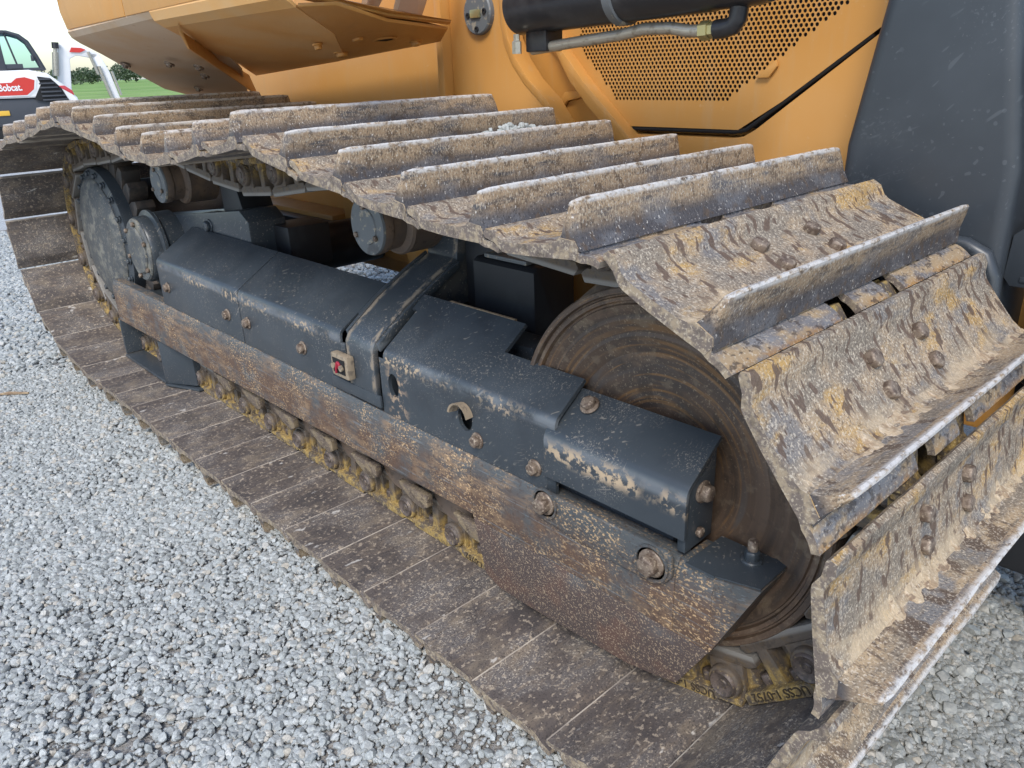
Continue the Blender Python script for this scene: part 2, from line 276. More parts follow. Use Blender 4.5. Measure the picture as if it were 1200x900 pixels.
# ------------------------------------------------------------------ mesh builder
class MB:
    def __init__(s): s.v = []; s.f = []; s.mi = []
    def add(s, vs, fs, mi=0):
        o = len(s.v); s.v += [tuple(p) for p in vs]
        for f in fs: s.f.append([i + o for i in f]); s.mi.append(mi)
    def box(s, x0, x1, y0, y1, z0, z1, mi=0):
        s.add([(x0, y0, z0), (x1, y0, z0), (x1, y1, z0), (x0, y1, z0), (x0, y0, z1), (x1, y0, z1), (x1, y1, z1), (x0, y1, z1)],
              [(3, 2, 1, 0), (4, 5, 6, 7), (0, 1, 5, 4), (1, 2, 6, 5), (2, 3, 7, 6), (3, 0, 4, 7)], mi)
    def prism(s, poly, d, mi=0):
        """3-D polygon swept by vector d"""
        n = len(poly); d = Vector(d); a = [Vector(p) for p in poly]
        s.add(a + [p + d for p in a], [list(range(n))[::-1], list(range(n, 2 * n))] + [(i, (i + 1) % n, n + (i + 1) % n, n + i) for i in range(n)], mi)
    def px(s, yz, x0, x1, mi=0): s.prism([(x0, y, z) for y, z in yz], (x1 - x0, 0, 0), mi)
    def py(s, xz, y0, y1, mi=0): s.prism([(x, y0, z) for x, z in xz], (0, y1 - y0, 0), mi)
    def lathe(s, prof, o, ax=(0, 1, 0), seg=48, mi=0, a0=0.0, a1=2 * math.pi):
        """prof: (radius, along axis)"""
        ax = Vector(ax).normalized(); t = Vector((0, 0, 1)) if abs(ax.z) < .9 else Vector((1, 0, 0))
        e1 = (t - ax * t.dot(ax)).normalized(); e2 = ax.cross(e1); o = Vector(o)
        full = abs(a1 - a0 - 2 * math.pi) < 1e-6; n = seg if full else seg + 1; vs = []; fs = []
        for r, h in prof:
            for k in range(n):
                a = a0 + (a1 - a0) * k / seg; vs.append(o + ax * h + (e1 * math.cos(a) + e2 * math.sin(a)) * r)
        for j in range(len(prof) - 1):
            for k in range(seg):
                k2 = (k + 1) % n; fs.append((j * n + k, j * n + k2, (j + 1) * n + k2, (j + 1) * n + k))
        if full:
            if prof[0][0] > 1e-6: fs.append([k for k in range(n)][::-1])
            if prof[-1][0] > 1e-6: fs.append([(len(prof) - 1) * n + k for k in range(n)])
        s.add(vs, fs, mi)
    def cyl(s, p0, p1, r, seg=24, mi=0, r1=None):
        p0 = Vector(p0); d = Vector(p1) - p0; h = d.length
        s.lathe([(r, 0), (r if r1 is None else r1, h)], p0, d, seg, mi)
    def tube(s, pts, r, seg=10, mi=0):
        P = [Vector(p) for p in pts]; vs = []; fs = []; prev = None
        for i, p in enumerate(P):
            d = (P[min(i + 1, len(P) - 1)] - P[max(i - 1, 0)]).normalized()
            e = prev if prev else (Vector((0, 0, 1)) if abs(d.z) < .9 else Vector((1, 0, 0)))
            e = (e - d * e.dot(d)).normalized(); prev = e; f = d.cross(e)
            rr = r[i] if isinstance(r, (list, tuple)) else r
            for k in range(seg):
                a = 2 * math.pi * k / seg; vs.append(p + (e * math.cos(a) + f * math.sin(a)) * rr)
        for i in range(len(P) - 1):
            for k in range(seg): fs.append((i * seg + k, i * seg + (k + 1) % seg, (i + 1) * seg + (k + 1) % seg, (i + 1) * seg + k))
        fs.append(list(range(seg))[::-1]); fs.append([(len(P) - 1) * seg + k for k in range(seg)])
        s.add(vs, fs, mi)
    def hexbolt(s, p, nrm, r, h, washer=True, mi=0, tw=.3):
        p = Vector(p); nrm = Vector(nrm).normalized()
        if washer: s.lathe([(r * 1.3, -.002), (r * 1.3, h * .18), (r * .95, h * .25)], p, nrm, 16, mi)
        q = Matrix.Rotation(tw, 3, nrm)
        t = Vector((0, 0, 1)) if abs(nrm.z) < .9 else Vector((1, 0, 0)); e = q @ (t - nrm * t.dot(nrm)).normalized(); f = nrm.cross(e)
        vs = []
        for hh, rr in ((0, r), (h * .82, r), (h, r * .82)):
            for k in range(6):
                a = k * math.pi / 3; vs.append(p + nrm * hh + (e * math.cos(a) + f * math.sin(a)) * rr)
        fs = [[12, 13, 14, 15, 16, 17], [5, 4, 3, 2, 1, 0]]
        for j in (0, 1):
            for k in range(6): fs.append((j * 6 + k, j * 6 + (k + 1) % 6, j * 6 + 6 + (k + 1) % 6, j * 6 + 6 + k))
        s.add(vs, fs, mi)
    def mesh(s, name, mats, bevel=0, seg=2, smooth=35):
        me = bpy.data.meshes.new(name); me.from_pydata(s.v, [], s.f)
        for i, p in enumerate(me.polygons): p.material_index = s.mi[i]
        bm = bmesh.new(); bm.from_mesh(me)
        bmesh.ops.recalc_face_normals(bm, faces=bm.faces)
        if bevel:
            es = [e for e in bm.edges if len(e.link_faces) == 2 and e.calc_face_angle(0) > R(28)]
            bmesh.ops.bevel(bm, geom=es, offset=bevel, segments=seg, affect='EDGES', profile=.6, clamp_overlap=True)
        bm.to_mesh(me); bm.free()
        for m in (mats if isinstance(mats, (list, tuple)) else [mats]): me.materials.append(m)
        me.polygons.foreach_set('use_smooth', [True] * len(me.polygons)); me.set_sharp_from_angle(angle=R(smooth))
        return me
    def build(s, name, mats, parent=None, bevel=0, seg=2, smooth=35, loc=None):
        o = bpy.data.objects.new(name, s.mesh(name, mats, bevel, seg, smooth)); COL.objects.link(o)
        if parent: o.parent = parent
        if loc: o.location = loc
        return o
def empty(name, loc=(0, 0, 0)):
    o = bpy.data.objects.new(name, None); COL.objects.link(o); o.location = loc; return o
def tag(o, label=None, cat=None, group=None, kind=None):
    for k, v in (('label', label), ('category', cat), ('group', group), ('kind', kind)):
        if v: o[k] = v
    return o
def bolt(p, nrm, r, h, parent, m='bolt', **k):
    b = MB(); b.hexbolt((0, 0, 0), nrm, r, h, **k); return b.build('bolt', M[m], parent, .0015, 1, loc=p)

# ================================================================== BULLDOZER
DZ = empty('bulldozer')
tag(DZ, 'yellow bulldozer with dark grey track frame and muddy wide steel crawler track', 'bulldozer')
PITCH, WID = .203, .785
YC = WID / 2
IC = Vector((-.024, .474)); RP = .417; TH0 = 50.1; STEP = 28.2; ZB = IC.y - RP + .001

# ---- chain of pins
def catmull(P, n=24):
    out = []
    for i in range(len(P) - 1):
        p0 = P[max(i - 1, 0)]; p1 = P[i]; p2 = P[i + 1]; p3 = P[min(i + 2, len(P) - 1)]
        for k in range(n):
            t = k / n
            out.append(.5 * ((2 * p1) + (p2 - p0) * t + (2 * p0 - 5 * p1 + 4 * p2 - p3) * t * t + (3 * p1 - p0 - 3 * p2 + p3) * t ** 3))
    out.append(P[-1]); return out
def idler_pin(k):
    a = R(TH0 + STEP * 2 - STEP * k); return IC + RP * Vector((math.cos(a), math.sin(a)))
def chain(sx):
    """pins from the idler top backwards along the top run, round the sprocket, to the bottom run"""
    top = [(-.143, .874), (-.35, .889), (-.55, .913), (-.77, .946), (-.98, .984), (-1.18, .953), (-1.38, .924), (-1.57, .909), (-1.79, .925), (-1.99, .95),
           (-2.19, .977), (-2.44, .991), (-2.65, .958), (-2.86, .927), (-3.06, .909)]
    pts = [Vector(p) for p in top]
    c = Vector((-3.175 + sx, .497)); rr = .398
    for a in range(92, 262, 10): pts.append(c + rr * Vector((math.cos(R(a)), math.sin(R(a)))))
    pts += [Vector((-3.10 + sx, .094)), Vector((-2.9, .066)), Vector((-2.7, ZB)), Vector((-2.4, ZB))]
    x = -2.2
    pts += [Vector((x, ZB)), Vector((-.3, ZB))]
    return catmull(pts)
def walk(path, start, stop_x=-2.3):
    pins = [start]; i = 0; cur = start
    while True:
        while i < len(path) and (path[i] - cur).length < PITCH or (i < 3): i += 1
        if i >= len(path): break
        a, b = path[i - 1], path[i]; lo, hi = 0., 1.
        for _ in range(40):
            m = (lo + hi) / 2
            if (a.lerp(b, m) - cur).length < PITCH: lo = m
            else: hi = m
        cur = a.lerp(b, hi); pins.append(cur)
        if len(pins) > 20 and cur.y < .075 and cur.x > stop_x: break
    return pins
b0 = idler_pin(7)                                   # last idler pin, bottom run starts here
bott = [Vector((b0.x - PITCH * k, ZB)) for k in range(1, 14)]
best = None
for q in range(-60, 61):
    sx = q * .0025; pn = walk(chain(sx), idler_pin(0))
    ph = ((pn[-1].x - bott[0].x) / PITCH); e = abs(ph - round(ph)) + abs(sx) * .8
    if best is None or e < best[0]: best = (e, sx, pn)
SPX = -3.175 + best[1]; pins_top = best[2]
last = pins_top[-1]
bott = [p for p in bott if p.x > last.x + PITCH * .5]
# order forward (increasing s on the top run goes +x): bottom end ... sprocket ... top ... idler ... bottom
seq = pins_top[::-1] + [idler_pin(k) for k in range(1, 8)] + bott
n_top = len(pins_top)

# ---- track shoe mesh (local x = along chain, y = across, z = outward)
def nz(*a): return noise.noise(Vector(a))
def shoe_mesh(seed):
    b = MB()
    def sweep(prof, ys, mi_fn, jit=.0007, cap=True, taper=None):
        n = len(prof); vs = []
        for j, y in enumerate(ys):
            for i, (x, z) in enumerate(prof):
                k = jit * nz(x * 30 + seed * 7, y * 22, z * 30 + seed)
                yy = y
                if taper and j in (0, len(ys) - 1):
                    z2 = min(z, taper); yy = y; vs.append((x + k, yy, z2 + k)); continue
                vs.append((x + k, yy, z + k * (1.6 if z > .1 else 1)))
        o = len(b.v); b.v += vs
        for j in range(len(ys) - 1):
            for i in range(n):
                i2 = (i + 1) % n
                b.f.append([o + j * n + i, o + j * n + i2, o + (j + 1) * n + i2, o + (j + 1) * n + i])
                b.mi.append(mi_fn(i))
        if cap:
            b.f.append([o + i for i in range(n)][::-1]); b.mi.append(3 if mi_fn(0) != 2 else 2)
            b.f.append([o + (len(ys) - 1) * n + i for i in range(n)]); b.mi.append(3 if mi_fn(0) != 2 else 2)
    # plate: outer side forward then inner side back
    plate = [(-.004, .075), (.001, .0825), (.018, .0805), (.033, .0690), (.045, .0660), (.09, .0675), (.13, .0705), (.148, .0755), (.155, .082), (.184, .080), (.190, .070),
             (.186, .054), (.15, .052), (.09, .050), (.045, .050), (.036, .0515), (.020, .063), (-.001, .0695)]
    ys = [WID * i / 30 for i in range(31)]
    sweep(plate, ys, lambda i: 0 if i < 10 else (1 if 11 <= i < 17 else 3))
    gr = [(.150, .070), (.156, .082), (.160, .090), (.1625, .102), (.1655, .120), (.168, .1315), (.172, .1340), (.1755, .1318), (.1785, .120), (.1805, .102), (.183, .088), (.188, .078), (.194, .066)]
    ysg = [.0015, .010, .03] + [.06 + (WID - .12) * i / 26 for i in range(27)] + [WID - .03, WID - .010, WID - .0015]
    # grouser with rounded end corners
    n = len(gr); o = len(b.v)
    for j, y in enumerate(ysg):
        e = min(y, WID - y)
        for (x, z) in gr:
            zz = z
            if z > .10:
                if e < .002: zz = .10 + (z - .10) * .45
                elif e < .02: zz = .10 + (z - .10) * .92
            k = .0014 * nz(y * 14, seed * 9, z * 20) + .0008 * nz(y * 60, x * 40, seed + z * 60)
            sgn = 1 if y < WID / 2 else -1
            b.v.append((x + k * .6, y + sgn * .05 * max(0, z - .08) ** 1 * (1 if e < .002 else 0), zz + (k if z > .1 else 0)))
    for j in range(len(ysg) - 1):
        for i in range(n - 1):
            b.f.append([o + j * n + i, o + j * n + i + 1, o + (j + 1) * n + i + 1, o + (j + 1) * n + i]); b.mi.append(5 if i < 4 else 2)
    b.f.append([o + i for i in range(n)][::-1]); b.mi.append(2)
    b.f.append([o + (len(ysg) - 1) * n + i for i in range(n)]); b.mi.append(2)
    # lip curling round the next pin, with relief cuts over the links
    arc = []
    AN = (100, 90, 82, 75, 69, 66)
    for a in AN: arc.append((PITCH + .0615 * math.cos(R(a)), .0615 * math.sin(R(a))))
    inn = []
    for a in AN[::-1]: inn.append((PITCH + .0505 * math.cos(R(a)), .0505 * math.sin(R(a))))
    prof = [(.178, .080), (.186, .0745)] + arc + inn + [(.180, .0530), (.160, .0525)]
    na = 1 + len(arc)
    for y0, y1 in ((.001, .285), (.345, .44), (.50, WID - .001)):
        m = max(3, int((y1 - y0) / .03)); sweep(prof, [y0 + (y1 - y0) * i / m for i in range(m + 1)], lambda i: 6 if i < na else (4 if i <= na + 1 else 1))
    return b.mesh('track_shoe', [M['shoe_out'], M['shoe_in'], M['grouser'], M['shoe_edge'], M['joint'], M['grouser_back'], M['lip']], smooth=40)
shoe_ms = [shoe_mesh(i) for i in range(3)]

def mud_mesh(seed, amount):
    b = MB(); ns_, ny_ = 12, 110; vs = []
    prof = [(.070, .0665), (.085, .0672), (.098, .068), (.110, .069), (.122, .070), (.132, .071), (.141, .073), (.148, .0758), (.153, .080), (.1565, .086), (.1595, .093), (.1620, .101), (.1640, .110)]
    for j in range(ny_ + 1):
        y = .012 + (WID - .024) * j / ny_
        for i, (x, z) in enumerate(prof):
            wgt = max(0, 1 - abs(i - 7.5) / 5.5)
            h = (.0105 * wgt * (.75 + .9 * nz(y * 9, seed * 5.3, x * 12)) + .006 * nz(y * 38, x * 45, seed) - .0055 + amount)
            if i in (0, ns_) or j in (0, ny_): h = -.004
            h = max(-.004, h)
            if i >= 9: vs.append((x - h, y, z))
            else: vs.append((x - h * .2, y, z + h))
    b.add(vs, [(j * (ns_ + 1) + i, j * (ns_ + 1) + i + 1, (j + 1) * (ns_ + 1) + i + 1, (j + 1) * (ns_ + 1) + i) for j in range(ny_) for i in range(ns_)])
    return b.mesh('caked_mud', M['mud'], smooth=60)
muds = [mud_mesh(k, a) for k, a in enumerate((.0005, .0, -.0015, -.0034))]

# ---- track link mesh: outer strand; the inner strand is its mirror image
def link_mesh(sgn):
    b = MB()
    def Y(y): return YC + sgn * (YC - y) * -1 if False else (y if sgn < 0 else WID - y)
    def bx(x0, x1, y0, y1, z0, z1):
        a, c = sorted((Y(y0), Y(y1))); b.box(x0, x1, a, c, z0, z1)
    def py(poly, y0, y1):
        a, c = sorted((Y(y0), Y(y1))); b.py(poly, a, c)
    py([(-.058, -.066), (.126, -.066), (.137, -.050), (.128, -.038), (-.05, -.038), (-.066, -.048)], .281, .349)       # rail head
    py([(-.034, .026), (.17, .026), (.176, .032), (.176, .0495), (.03, .0495), (.02, .042), (-.03, .042)], .268, .335)              # foot flange
    py([(-.036, -.042), (.034, -.042), (.038, .028), (-.038, .028)], .277, .33)                                          # pin A web
    py([(.080, -.042), (.104, -.042), (.108, .028), (.076, .028)], .281, .33)                                            # pillar
    py([(.150, -.042), (.168, -.036), (.18, .028), (.148, .028)], .29, .34)
    bx(.03, .16, .318, .33, -.042, .028)                                                                                # web behind the windows
    b.lathe([(.030, 0), (.034, .004), (.034, .02)], (0, Y(.262), -.002), (0, 1 if sgn < 0 else -1, 0), 20)             # boss
    return b.mesh('track_link', M['link'], .003, 2)
link_out, link_in = link_mesh(-1), link_mesh(1)
pb = MB(); pb.lathe([(.0, .2585), (.008, .2585), (.010, .2605), (.021, .259), (.024, .2565), (.027, .259), (.029, .265)], (0, 0, -.002), (0, 1, 0), 20)
pin_me = pb.mesh('pin', M['pin'])
nb = MB()
nb.hexbolt((0, 0, 0), (0, 0, -1), .014, .022, washer=False)
nut_me = nb.mesh('nut', M['pin'], .0015, 1)
bbm = MB(); bbm.hexbolt((0, 0, 0), (0, 0, 1), .0145, .0145, washer=False, tw=.5); bolt_me = bbm.mesh('bolt', M['bolt'], .003, 2)

# lettering cast on the links
fc = bpy.data.curves.new('lettering', 'FONT'); fc.body = 'UCSS 1-0752'; fc.size = .024; fc.extrude = .0012; fc.align_x = 'CENTER'
fo = bpy.data.objects.new('lettering_source', fc); COL.objects.link(fo)
dg = bpy.context.evaluated_depsgraph_get(); let_me = bpy.data.meshes.new_from_object(fo.evaluated_get(dg)); let_me.name = 'cast_lettering'
bpy.data.objects.remove(fo); let_me.materials.clear(); let_me.materials.append(mat('dark_lettering', (.05, .035, .02), rough=.8))

def frame_mat(a, c):
    s = (c - a).normalized(); n = Vector((-s.y, s.x))
    return Matrix(((s.x, 0, n.x, a.x), (0, 1, 0, 0), (s.y, 0, n.y, a.y), (0, 0, 0, 1)))
def inst(name, me, parent, mw):
    o = bpy.data.objects.new(name, me); COL.objects.link(o); o.parent = parent; o.matrix_local = mw; return o
NS = len(seq) - 1
for i in range(NS + 1):
    a = seq[i]
    if i < NS: c = seq[i + 1]
    else: c = seq[0]
    mw = frame_mat(a, c)
    jr = random.Random(i * 7 + 1)
    mws = mw @ Matrix.Rotation(R(jr.uniform(-1.1, 1.1)) if i > n_top + 5 or i < n_top - 1 else 0, 4, 'Y') @ Matrix.Translation((0, jr.uniform(-.004, .004) if i > n_top + 5 or i < n_top - 2 else 0, 0))
    sh = inst('track_shoe', shoe_ms[i % 3], DZ, mws)
    if i == n_top - 5: LODGE = mw
    onidler = n_top - 2 <= i <= n_top + 4
    if onidler or (n_top - 6 <= i):
        for s_, y_ in ((.062, .292), (.112, .292), (.062, .452), (.112, .452), ):
            inst('bolt', bolt_me, sh, Matrix.Translation((s_, y_ + .0 , .066)) @ Matrix.Rotation(random.random(), 4, 'Z'))
    if i >= n_top - 2 and i <= n_top + 3: inst('caked_mud', muds[2 if i < n_top - 1 else (i % 2 if i < n_top + 1 else 3)], sh, Matrix.Identity(4))
    lk = inst('track_link', link_out, DZ, mw)
    inst('pin', pin_me, lk, Matrix.Identity(4))
    if i > n_top - 9 or i < 2 or 1:
        for s_ in (.057, .126): inst('nut', nut_me, lk, Matrix.Translation((s_, .298, .028)))
    if i >= n_top + 2 and i <= n_top + 8:
        inst('cast_lettering', let_me, lk, Matrix(((1, 0, 0, .092), (0, 0, -1, .2675), (0, 1, 0, .0285), (0, 0, 0, 1))))
    inst('track_link', link_in, DZ, mw)

# ---- idler wheel
b = MB()
yf = .279
prof = [(.05, yf + .045), (.12, yf + .045), (.15, yf + .040), (.165, yf + .036), (.18, yf + .037), (.215, yf + .030), (.222, yf + .031), (.255, yf + .020), (.262, yf + .0225),
        (.288, yf + .012), (.296, yf + .016), (.3155, yf + .008), (.318, yf + .013), (.3215, yf + .013), (.324, yf + .004), (.331, yf + .0035), (.333, yf + .009), (.336, yf + .009), (.338, yf),
        (.3475, yf), (.351, yf + .004), (.352, yf + .07), (.372, yf + .085), (.372, WID - yf - .085), (.352, WID - yf - .07), (.351, WID - yf), (.05, WID - yf)]
b.lathe(prof, (0, 0, 0), (0, 1, 0), 128)
b.build('idler_wheel', M['idler_ring'], DZ, smooth=25, loc=(IC.x, 0, IC.y))

# ---- sprocket
SZ = .497
b = MB(); b.lathe([(.03, .262), (.16, .268), (.245, .276), (.268, .284), (.275, .292), (.275, .30)], (SPX, 0, SZ), (0, 1, 0), 72)
spk = b.build('sprocket', M['sprocket_disc'], DZ, smooth=30)
b = MB(); b.lathe([(.278, .296), (.318, .305), (.322, .33), (.322, .37), (.30, .375)], (SPX, 0, SZ), (0, 1, 0), 72)
b.build('sprocket_rim', M['dark_paint'], spk)
for k in range(20):
    a = 2 * math.pi * k / 20 + .1; bolt((SPX + .296 * math.cos(a), .299, SZ + .296 * math.sin(a)), (0, -1, 0), .013, .014, spk, 'dark_paint')
for k in range(27):
    a0 = 2 * math.pi * k / 27; da = math.pi / 27
    b = MB(); P = []
    for r_, t in ((.32, -.95), (.36, -.8), (.405, -.35), (.405, .35), (.36, .8), (.32, .95)):
        a = a0 + da * t; P.append((SPX + r_ * math.cos(a), SZ + r_ * math.sin(a)))
    b.py(P, .352, .433); b.build('sprocket_tooth', M['tooth'], spk, .004)
b = MB(); b.lathe([(.30, .376), (.30, .42), (.25, .46), (.25, .95)], (SPX, 0, SZ), (0, 1, 0), 48); b.build('final_drive_housing', M['dark_guard'], DZ)

# ---- carrier rollers
for cx, cz in ((-.95, .819), (-2.376, .815)):
    b = MB(); b.lathe([(.03, .302), (.066, .303), (.074, .308), (.076, .316), (.074, .332), (.070, .336), (.068, .375), (.084, .382), (.088, .39), (.086, .40), (.086, .50), (.06, .503), (.03, .503)], (cx, 0, cz), (0, 1, 0), 48)
    cr = b.build('carrier_roller', M['roller'], DZ)
    b = MB(); b.lathe([(.0, .294), (.045, .294), (.047, .297), (.062, .297), (.073, .300), (.075, .306), (.07, .31)], (cx, 0, cz), (0, 1, 0), 40); b.build('end_cap', M['steel'], cr)
    for k in range(3):
        a = R(210 + 120 * k); bolt((cx + .05 * math.cos(a), .296, cz + .05 * math.sin(a)), (0, -1, 0), .008, .008, cr, washer=False)
    b = MB(); b.cyl((cx, .50, cz), (cx, .62, cz), .045, 24); b.build('axle', M['dark_paint'], cr)

# ---- bottom rollers and guards seen in the slot
for k in range(8):
    cx = -2.05 + k * .235
    b = MB(); b.lathe([(.04, .270), (.088, .272), (.092, .278), (.092, .292), (.082, .298), (.082, .35), (.105, .356), (.105, .43), (.082, .436), (.082, .49), (.092, .495), (.092, .51)], (cx, 0, .19), (0, 1, 0), 40)
    b.build('track_roller', M['roller'], DZ)
for k in range(7):
    cx = -1.93 + k * .235
    b = MB(); b.prism([(cx - .07, .232, .165), (cx + .06, .232, .165), (cx + .05, .240, .125), (cx + .02, .243, .108), (cx - .02, .243, .112), (cx - .05, .238, .135)], (0, .02, 0))
    b.build('roller_guard', M['guard_rust'], DZ, .004)

# ---- track frame
b = MB(); b.box(-2.42, -.42, .255, .53, .30, .56); b.box(-2.9, -.3, .245, .53, .21, .299)
b.box(-.43, .06, .235, .275, .22, .50); b.box(-.43, .06, .51, .56, .22, .50); b.box(-2.3, -.42, .36, .44, .561, .60)
frame = b.build('track_frame', M['dark_paint'], DZ, .006)
def cover_profile(y0, z0, zb, y1, z1, t=.009, rad=.028, seg=5):
    """outer line: up the face, round the bend, up the slope; then back inside"""
    d2 = Vector((y1 - y0, z1 - zb)).normalized(); ang = math.atan2(d2.y, d2.x); tl = rad * math.tan((math.pi / 2 - ang) / 2)
    c = Vector((y0 + rad, zb - tl)); out = [Vector((y0, z0))]
    for k in range(seg + 1):
        a = math.pi + (ang + math.pi / 2 - math.pi) * k / seg; out.append(c + rad * Vector((math.cos(a), math.sin(a))))
    out.append(Vector((y1, z1)))
    nrm = []
    for i in range(len(out)):
        p = out[max(i - 1, 0)]; q = out[min(i + 1, len(out) - 1)]; e = (q - p).normalized(); nrm.append(Vector((e.y, -e.x)))
    return [tuple(p) for p in out] + [tuple(p + n * t) for p, n in zip(out[::-1], nrm[::-1])]
cp = cover_profile(.2, .385, .556, .36, .655)
b = MB(); b.px(cp, -2.275, -1.588); c1 = b.build('frame_cover', M['cover_paint'], DZ, .002)
b = MB(); b.px(cp, -1.583, -.979); b.px([(.262, .5944), (.36, .655), (.355, .6625 - .018), (.267, .5875)], -.979, -.957); b.px([(.2, .385), (.2, .528), (.209, .528), (.209, .385)], -.979, -.957); c2 = b.build('frame_cover', M['cover_paint'], DZ, .002)
for x in (-2.198, -1.683): bolt((x, .199, .461), (0, -1, 0), .0155, .016, c1)
for x in (-1.583 + .045, -1.19): bolt((x, .199, .463), (0, -1, 0), .0155, .016, c2)
# mid cover: face with two real holes, then bend and slope
def holed_face(b, x0, x1, z0, z1, y, t, holes, seg=24):
    hs = sorted(holes); cuts = [x0] + [(hs[i][0] + hs[i + 1][0]) / 2 for i in range(len(hs) - 1)] + [x1]
    for (hx, hz, rx, rz), a, c in zip(hs, cuts[:-1], cuts[1:]):
        rim = []; ring = []; hw = []
        corner = [math.atan2(z - hz, x - hx) for x, z in ((a, z0), (c, z0), (c, z1), (a, z1))]
        angs = sorted(set([round(-math.pi + 2 * math.pi * k / seg, 5) for k in range(seg)] + [round(q, 5) for q in corner]))
        for q in angs:
            dx, dz = math.cos(q), math.sin(q); ts = []
            if dx > 1e-9: ts.append((c - hx) / dx)
            if dx < -1e-9: ts.append((a - hx) / dx)
            if dz > 1e-9: ts.append((z1 - hz) / dz)
            if dz < -1e-9: ts.append((z0 - hz) / dz)
            tt = min(ts); rim.append((hx + dx * tt, y, hz + dz * tt)); rr = 1 / math.sqrt((dx / rx) ** 2 + (dz / rz) ** 2)
            ring.append((hx + dx * rr, y, hz + dz * rr)); hw.append((hx + dx * rr, y + t, hz + dz * rr))
        n = len(angs)
        b.add(rim + ring + hw, [(i, (i + 1) % n, n + (i + 1) % n, n + i) for i in range(n)] + [(n + i, n + (i + 1) % n, 2 * n + (i + 1) % n, 2 * n + i) for i in range(n)])
b = MB()
z0m, ztan = .385, .532
holed_face(b, -.80, -.222, z0m, ztan, .2, .009, [(-.747, .470, .021, .031), (-.475, .468, .024, .030)])
cpm = cover_profile(.2, ztan - .0005, .548, .352, .658); cpm2 = cover_profile(.2, ztan - .0005, .548, .286, .6105)
b.px(cpm, -.781, -.432); b.px([(.312, .6285), (.352, .658), (.347, .6475), (.317, .6215)], -.80, -.781); b.px(cpm2, -.4315, -.2)
b.px([(.2005, z0m), (.2005, ztan), (.209, ztan), (.209, z0m)], -.222, -.2)
c3 = b.build('frame_cover', M['cover_paint'], DZ)
b = MB(); b.box(-.70, -.47, .353, .362, .640, .6590); b.build('cover_rib', M['mudguard'], c3, .002)
bolt((-.435, .199, .428), (0, -1, 0), .0145, .016, c3); bolt((-.257, .199, .427), (0, -1, 0), .0145, .016, c3)
# bent metal tab over the hole
b = MB(); pp = []
for k in range(9):
    a = R(165 - 150 * k / 8); pp.append((math.cos(a), math.sin(a)))
vs = []
for r_, yy in ((.026, .199), (.030, .178), (.034, .176), (.031, .199)):
    for cx, sx in pp: vs.append((-.475 + r_ * cx, yy, .472 + r_ * 1.15 * sx))
fs = []
for j in range(4):
    for k in range(8): fs.append((j * 9 + k, j * 9 + k + 1, ((j + 1) % 4) * 9 + k + 1, ((j + 1) % 4) * 9 + k))
b.add(vs, fs); b.build('bent_tab', M['bracket'], c3)
# front bulge cover with end plate
cpb = cover_profile(.19, .425, .520, .284, .592, rad=.032)
b = MB(); b.px(cpb, -.222, .112); c4 = b.build('idler_cover', M['bulge_paint'], DZ, .002)
b = MB(); b.px([(.1995, .395), (.1995, .505), (.215, .535), (.279, .580), (.279, .40)], .092, .1085); ep = b.build('end_plate', M['dark_paint'], c4, .002)
bolt((.109, .243, .50), (1, 0, 0), .016, .018, ep); bolt((.109, .235, .425), (1, 0, 0), .010, .01, ep, washer=False)
bolt((-.161, .257, .5755), (0, -.55, .83), .0155, .015, c4)
# support arm for the front carrier roller
x0, x1 = -.94, -.815
b = MB()
prof = [(.193, .395), (.193, .545), (.204, .566), (.30, .634), (.40, .688), (.475, .722), (.485, .79), (.56, .79), (.56, .60), (.40, .60), (.30, .55), (.21, .54), (.205, .395)]
b.px(prof, x0, x1)
arm = b.build('roller_support_arm', M['arm_paint'], DZ, .004)
b = MB(); b.px([(.204, .568), (.30, .637), (.40, .692), (.475, .727), (.475, .70), (.30, .60), (.21, .55)], x0 - .012, x0 - .0005); b.px([(.204, .562), (.30, .630), (.40, .685), (.475, .719), (.475, .70), (.30, .60), (.21, .54)], x1 + .0005, x1 + .012)
b.build('arm_flange', M['arm_paint'], arm, .003)
b = MB(); b.box(-.942, -.813, .552, .66, .56, .84); b.box(-.81, -.70, .50, .60, .52, .78); b.build('support_block', M['recess_shade'], arm, .006)
b = MB(); b.box(-.985, -.905, .170, .1925, .447, .510); pl = b.build('plug_block', M['bracket'], DZ, .005)
b = MB(); b.box(-.973, -.917, .1675, .1705, .459, .499); b.build('plug_recess', M['black_dull'], pl, .006)
for dx, rr in ((-.963, .008), (-.926, .008)):
    b = MB(); b.lathe([(rr, -.006), (rr, 0), (rr * .5, 0.001), (rr * .5, -.004)], (dx, .166, .479), (0, 1, 0), 16); b.build('screw', M['bracket'], pl)
b = MB(); b.lathe([(0, -.006), (.008, -.005), (.010, -.003), (.010, .002)], (-.945, .168, .483), (0, 1, 0), 18); b.tube([(-.943, .163, .488), (-.947, .161, .474), (-.951, .163, .462)], .0035, 8); b.build('red_valve', M['red'], pl)
b = MB(); b.box(-1.03, -.80, .191, .199, .395, .428); b.build('seam_strip', M['dark_paint'], arm, .003)
# dark housing between the arm and the idler (recoil)
b = MB(); b.px([(.46, .45), (.46, .735), (.475, .745), (.60, .745), (.60, .45)], -.735, -.515); b.build('recoil_housing', M['recess_shade'], DZ, .008)
b = MB(); b.box(-.70, -.55, .47, .58, .7455, .756); b.build('housing_cap', M['steel'], DZ, .003)
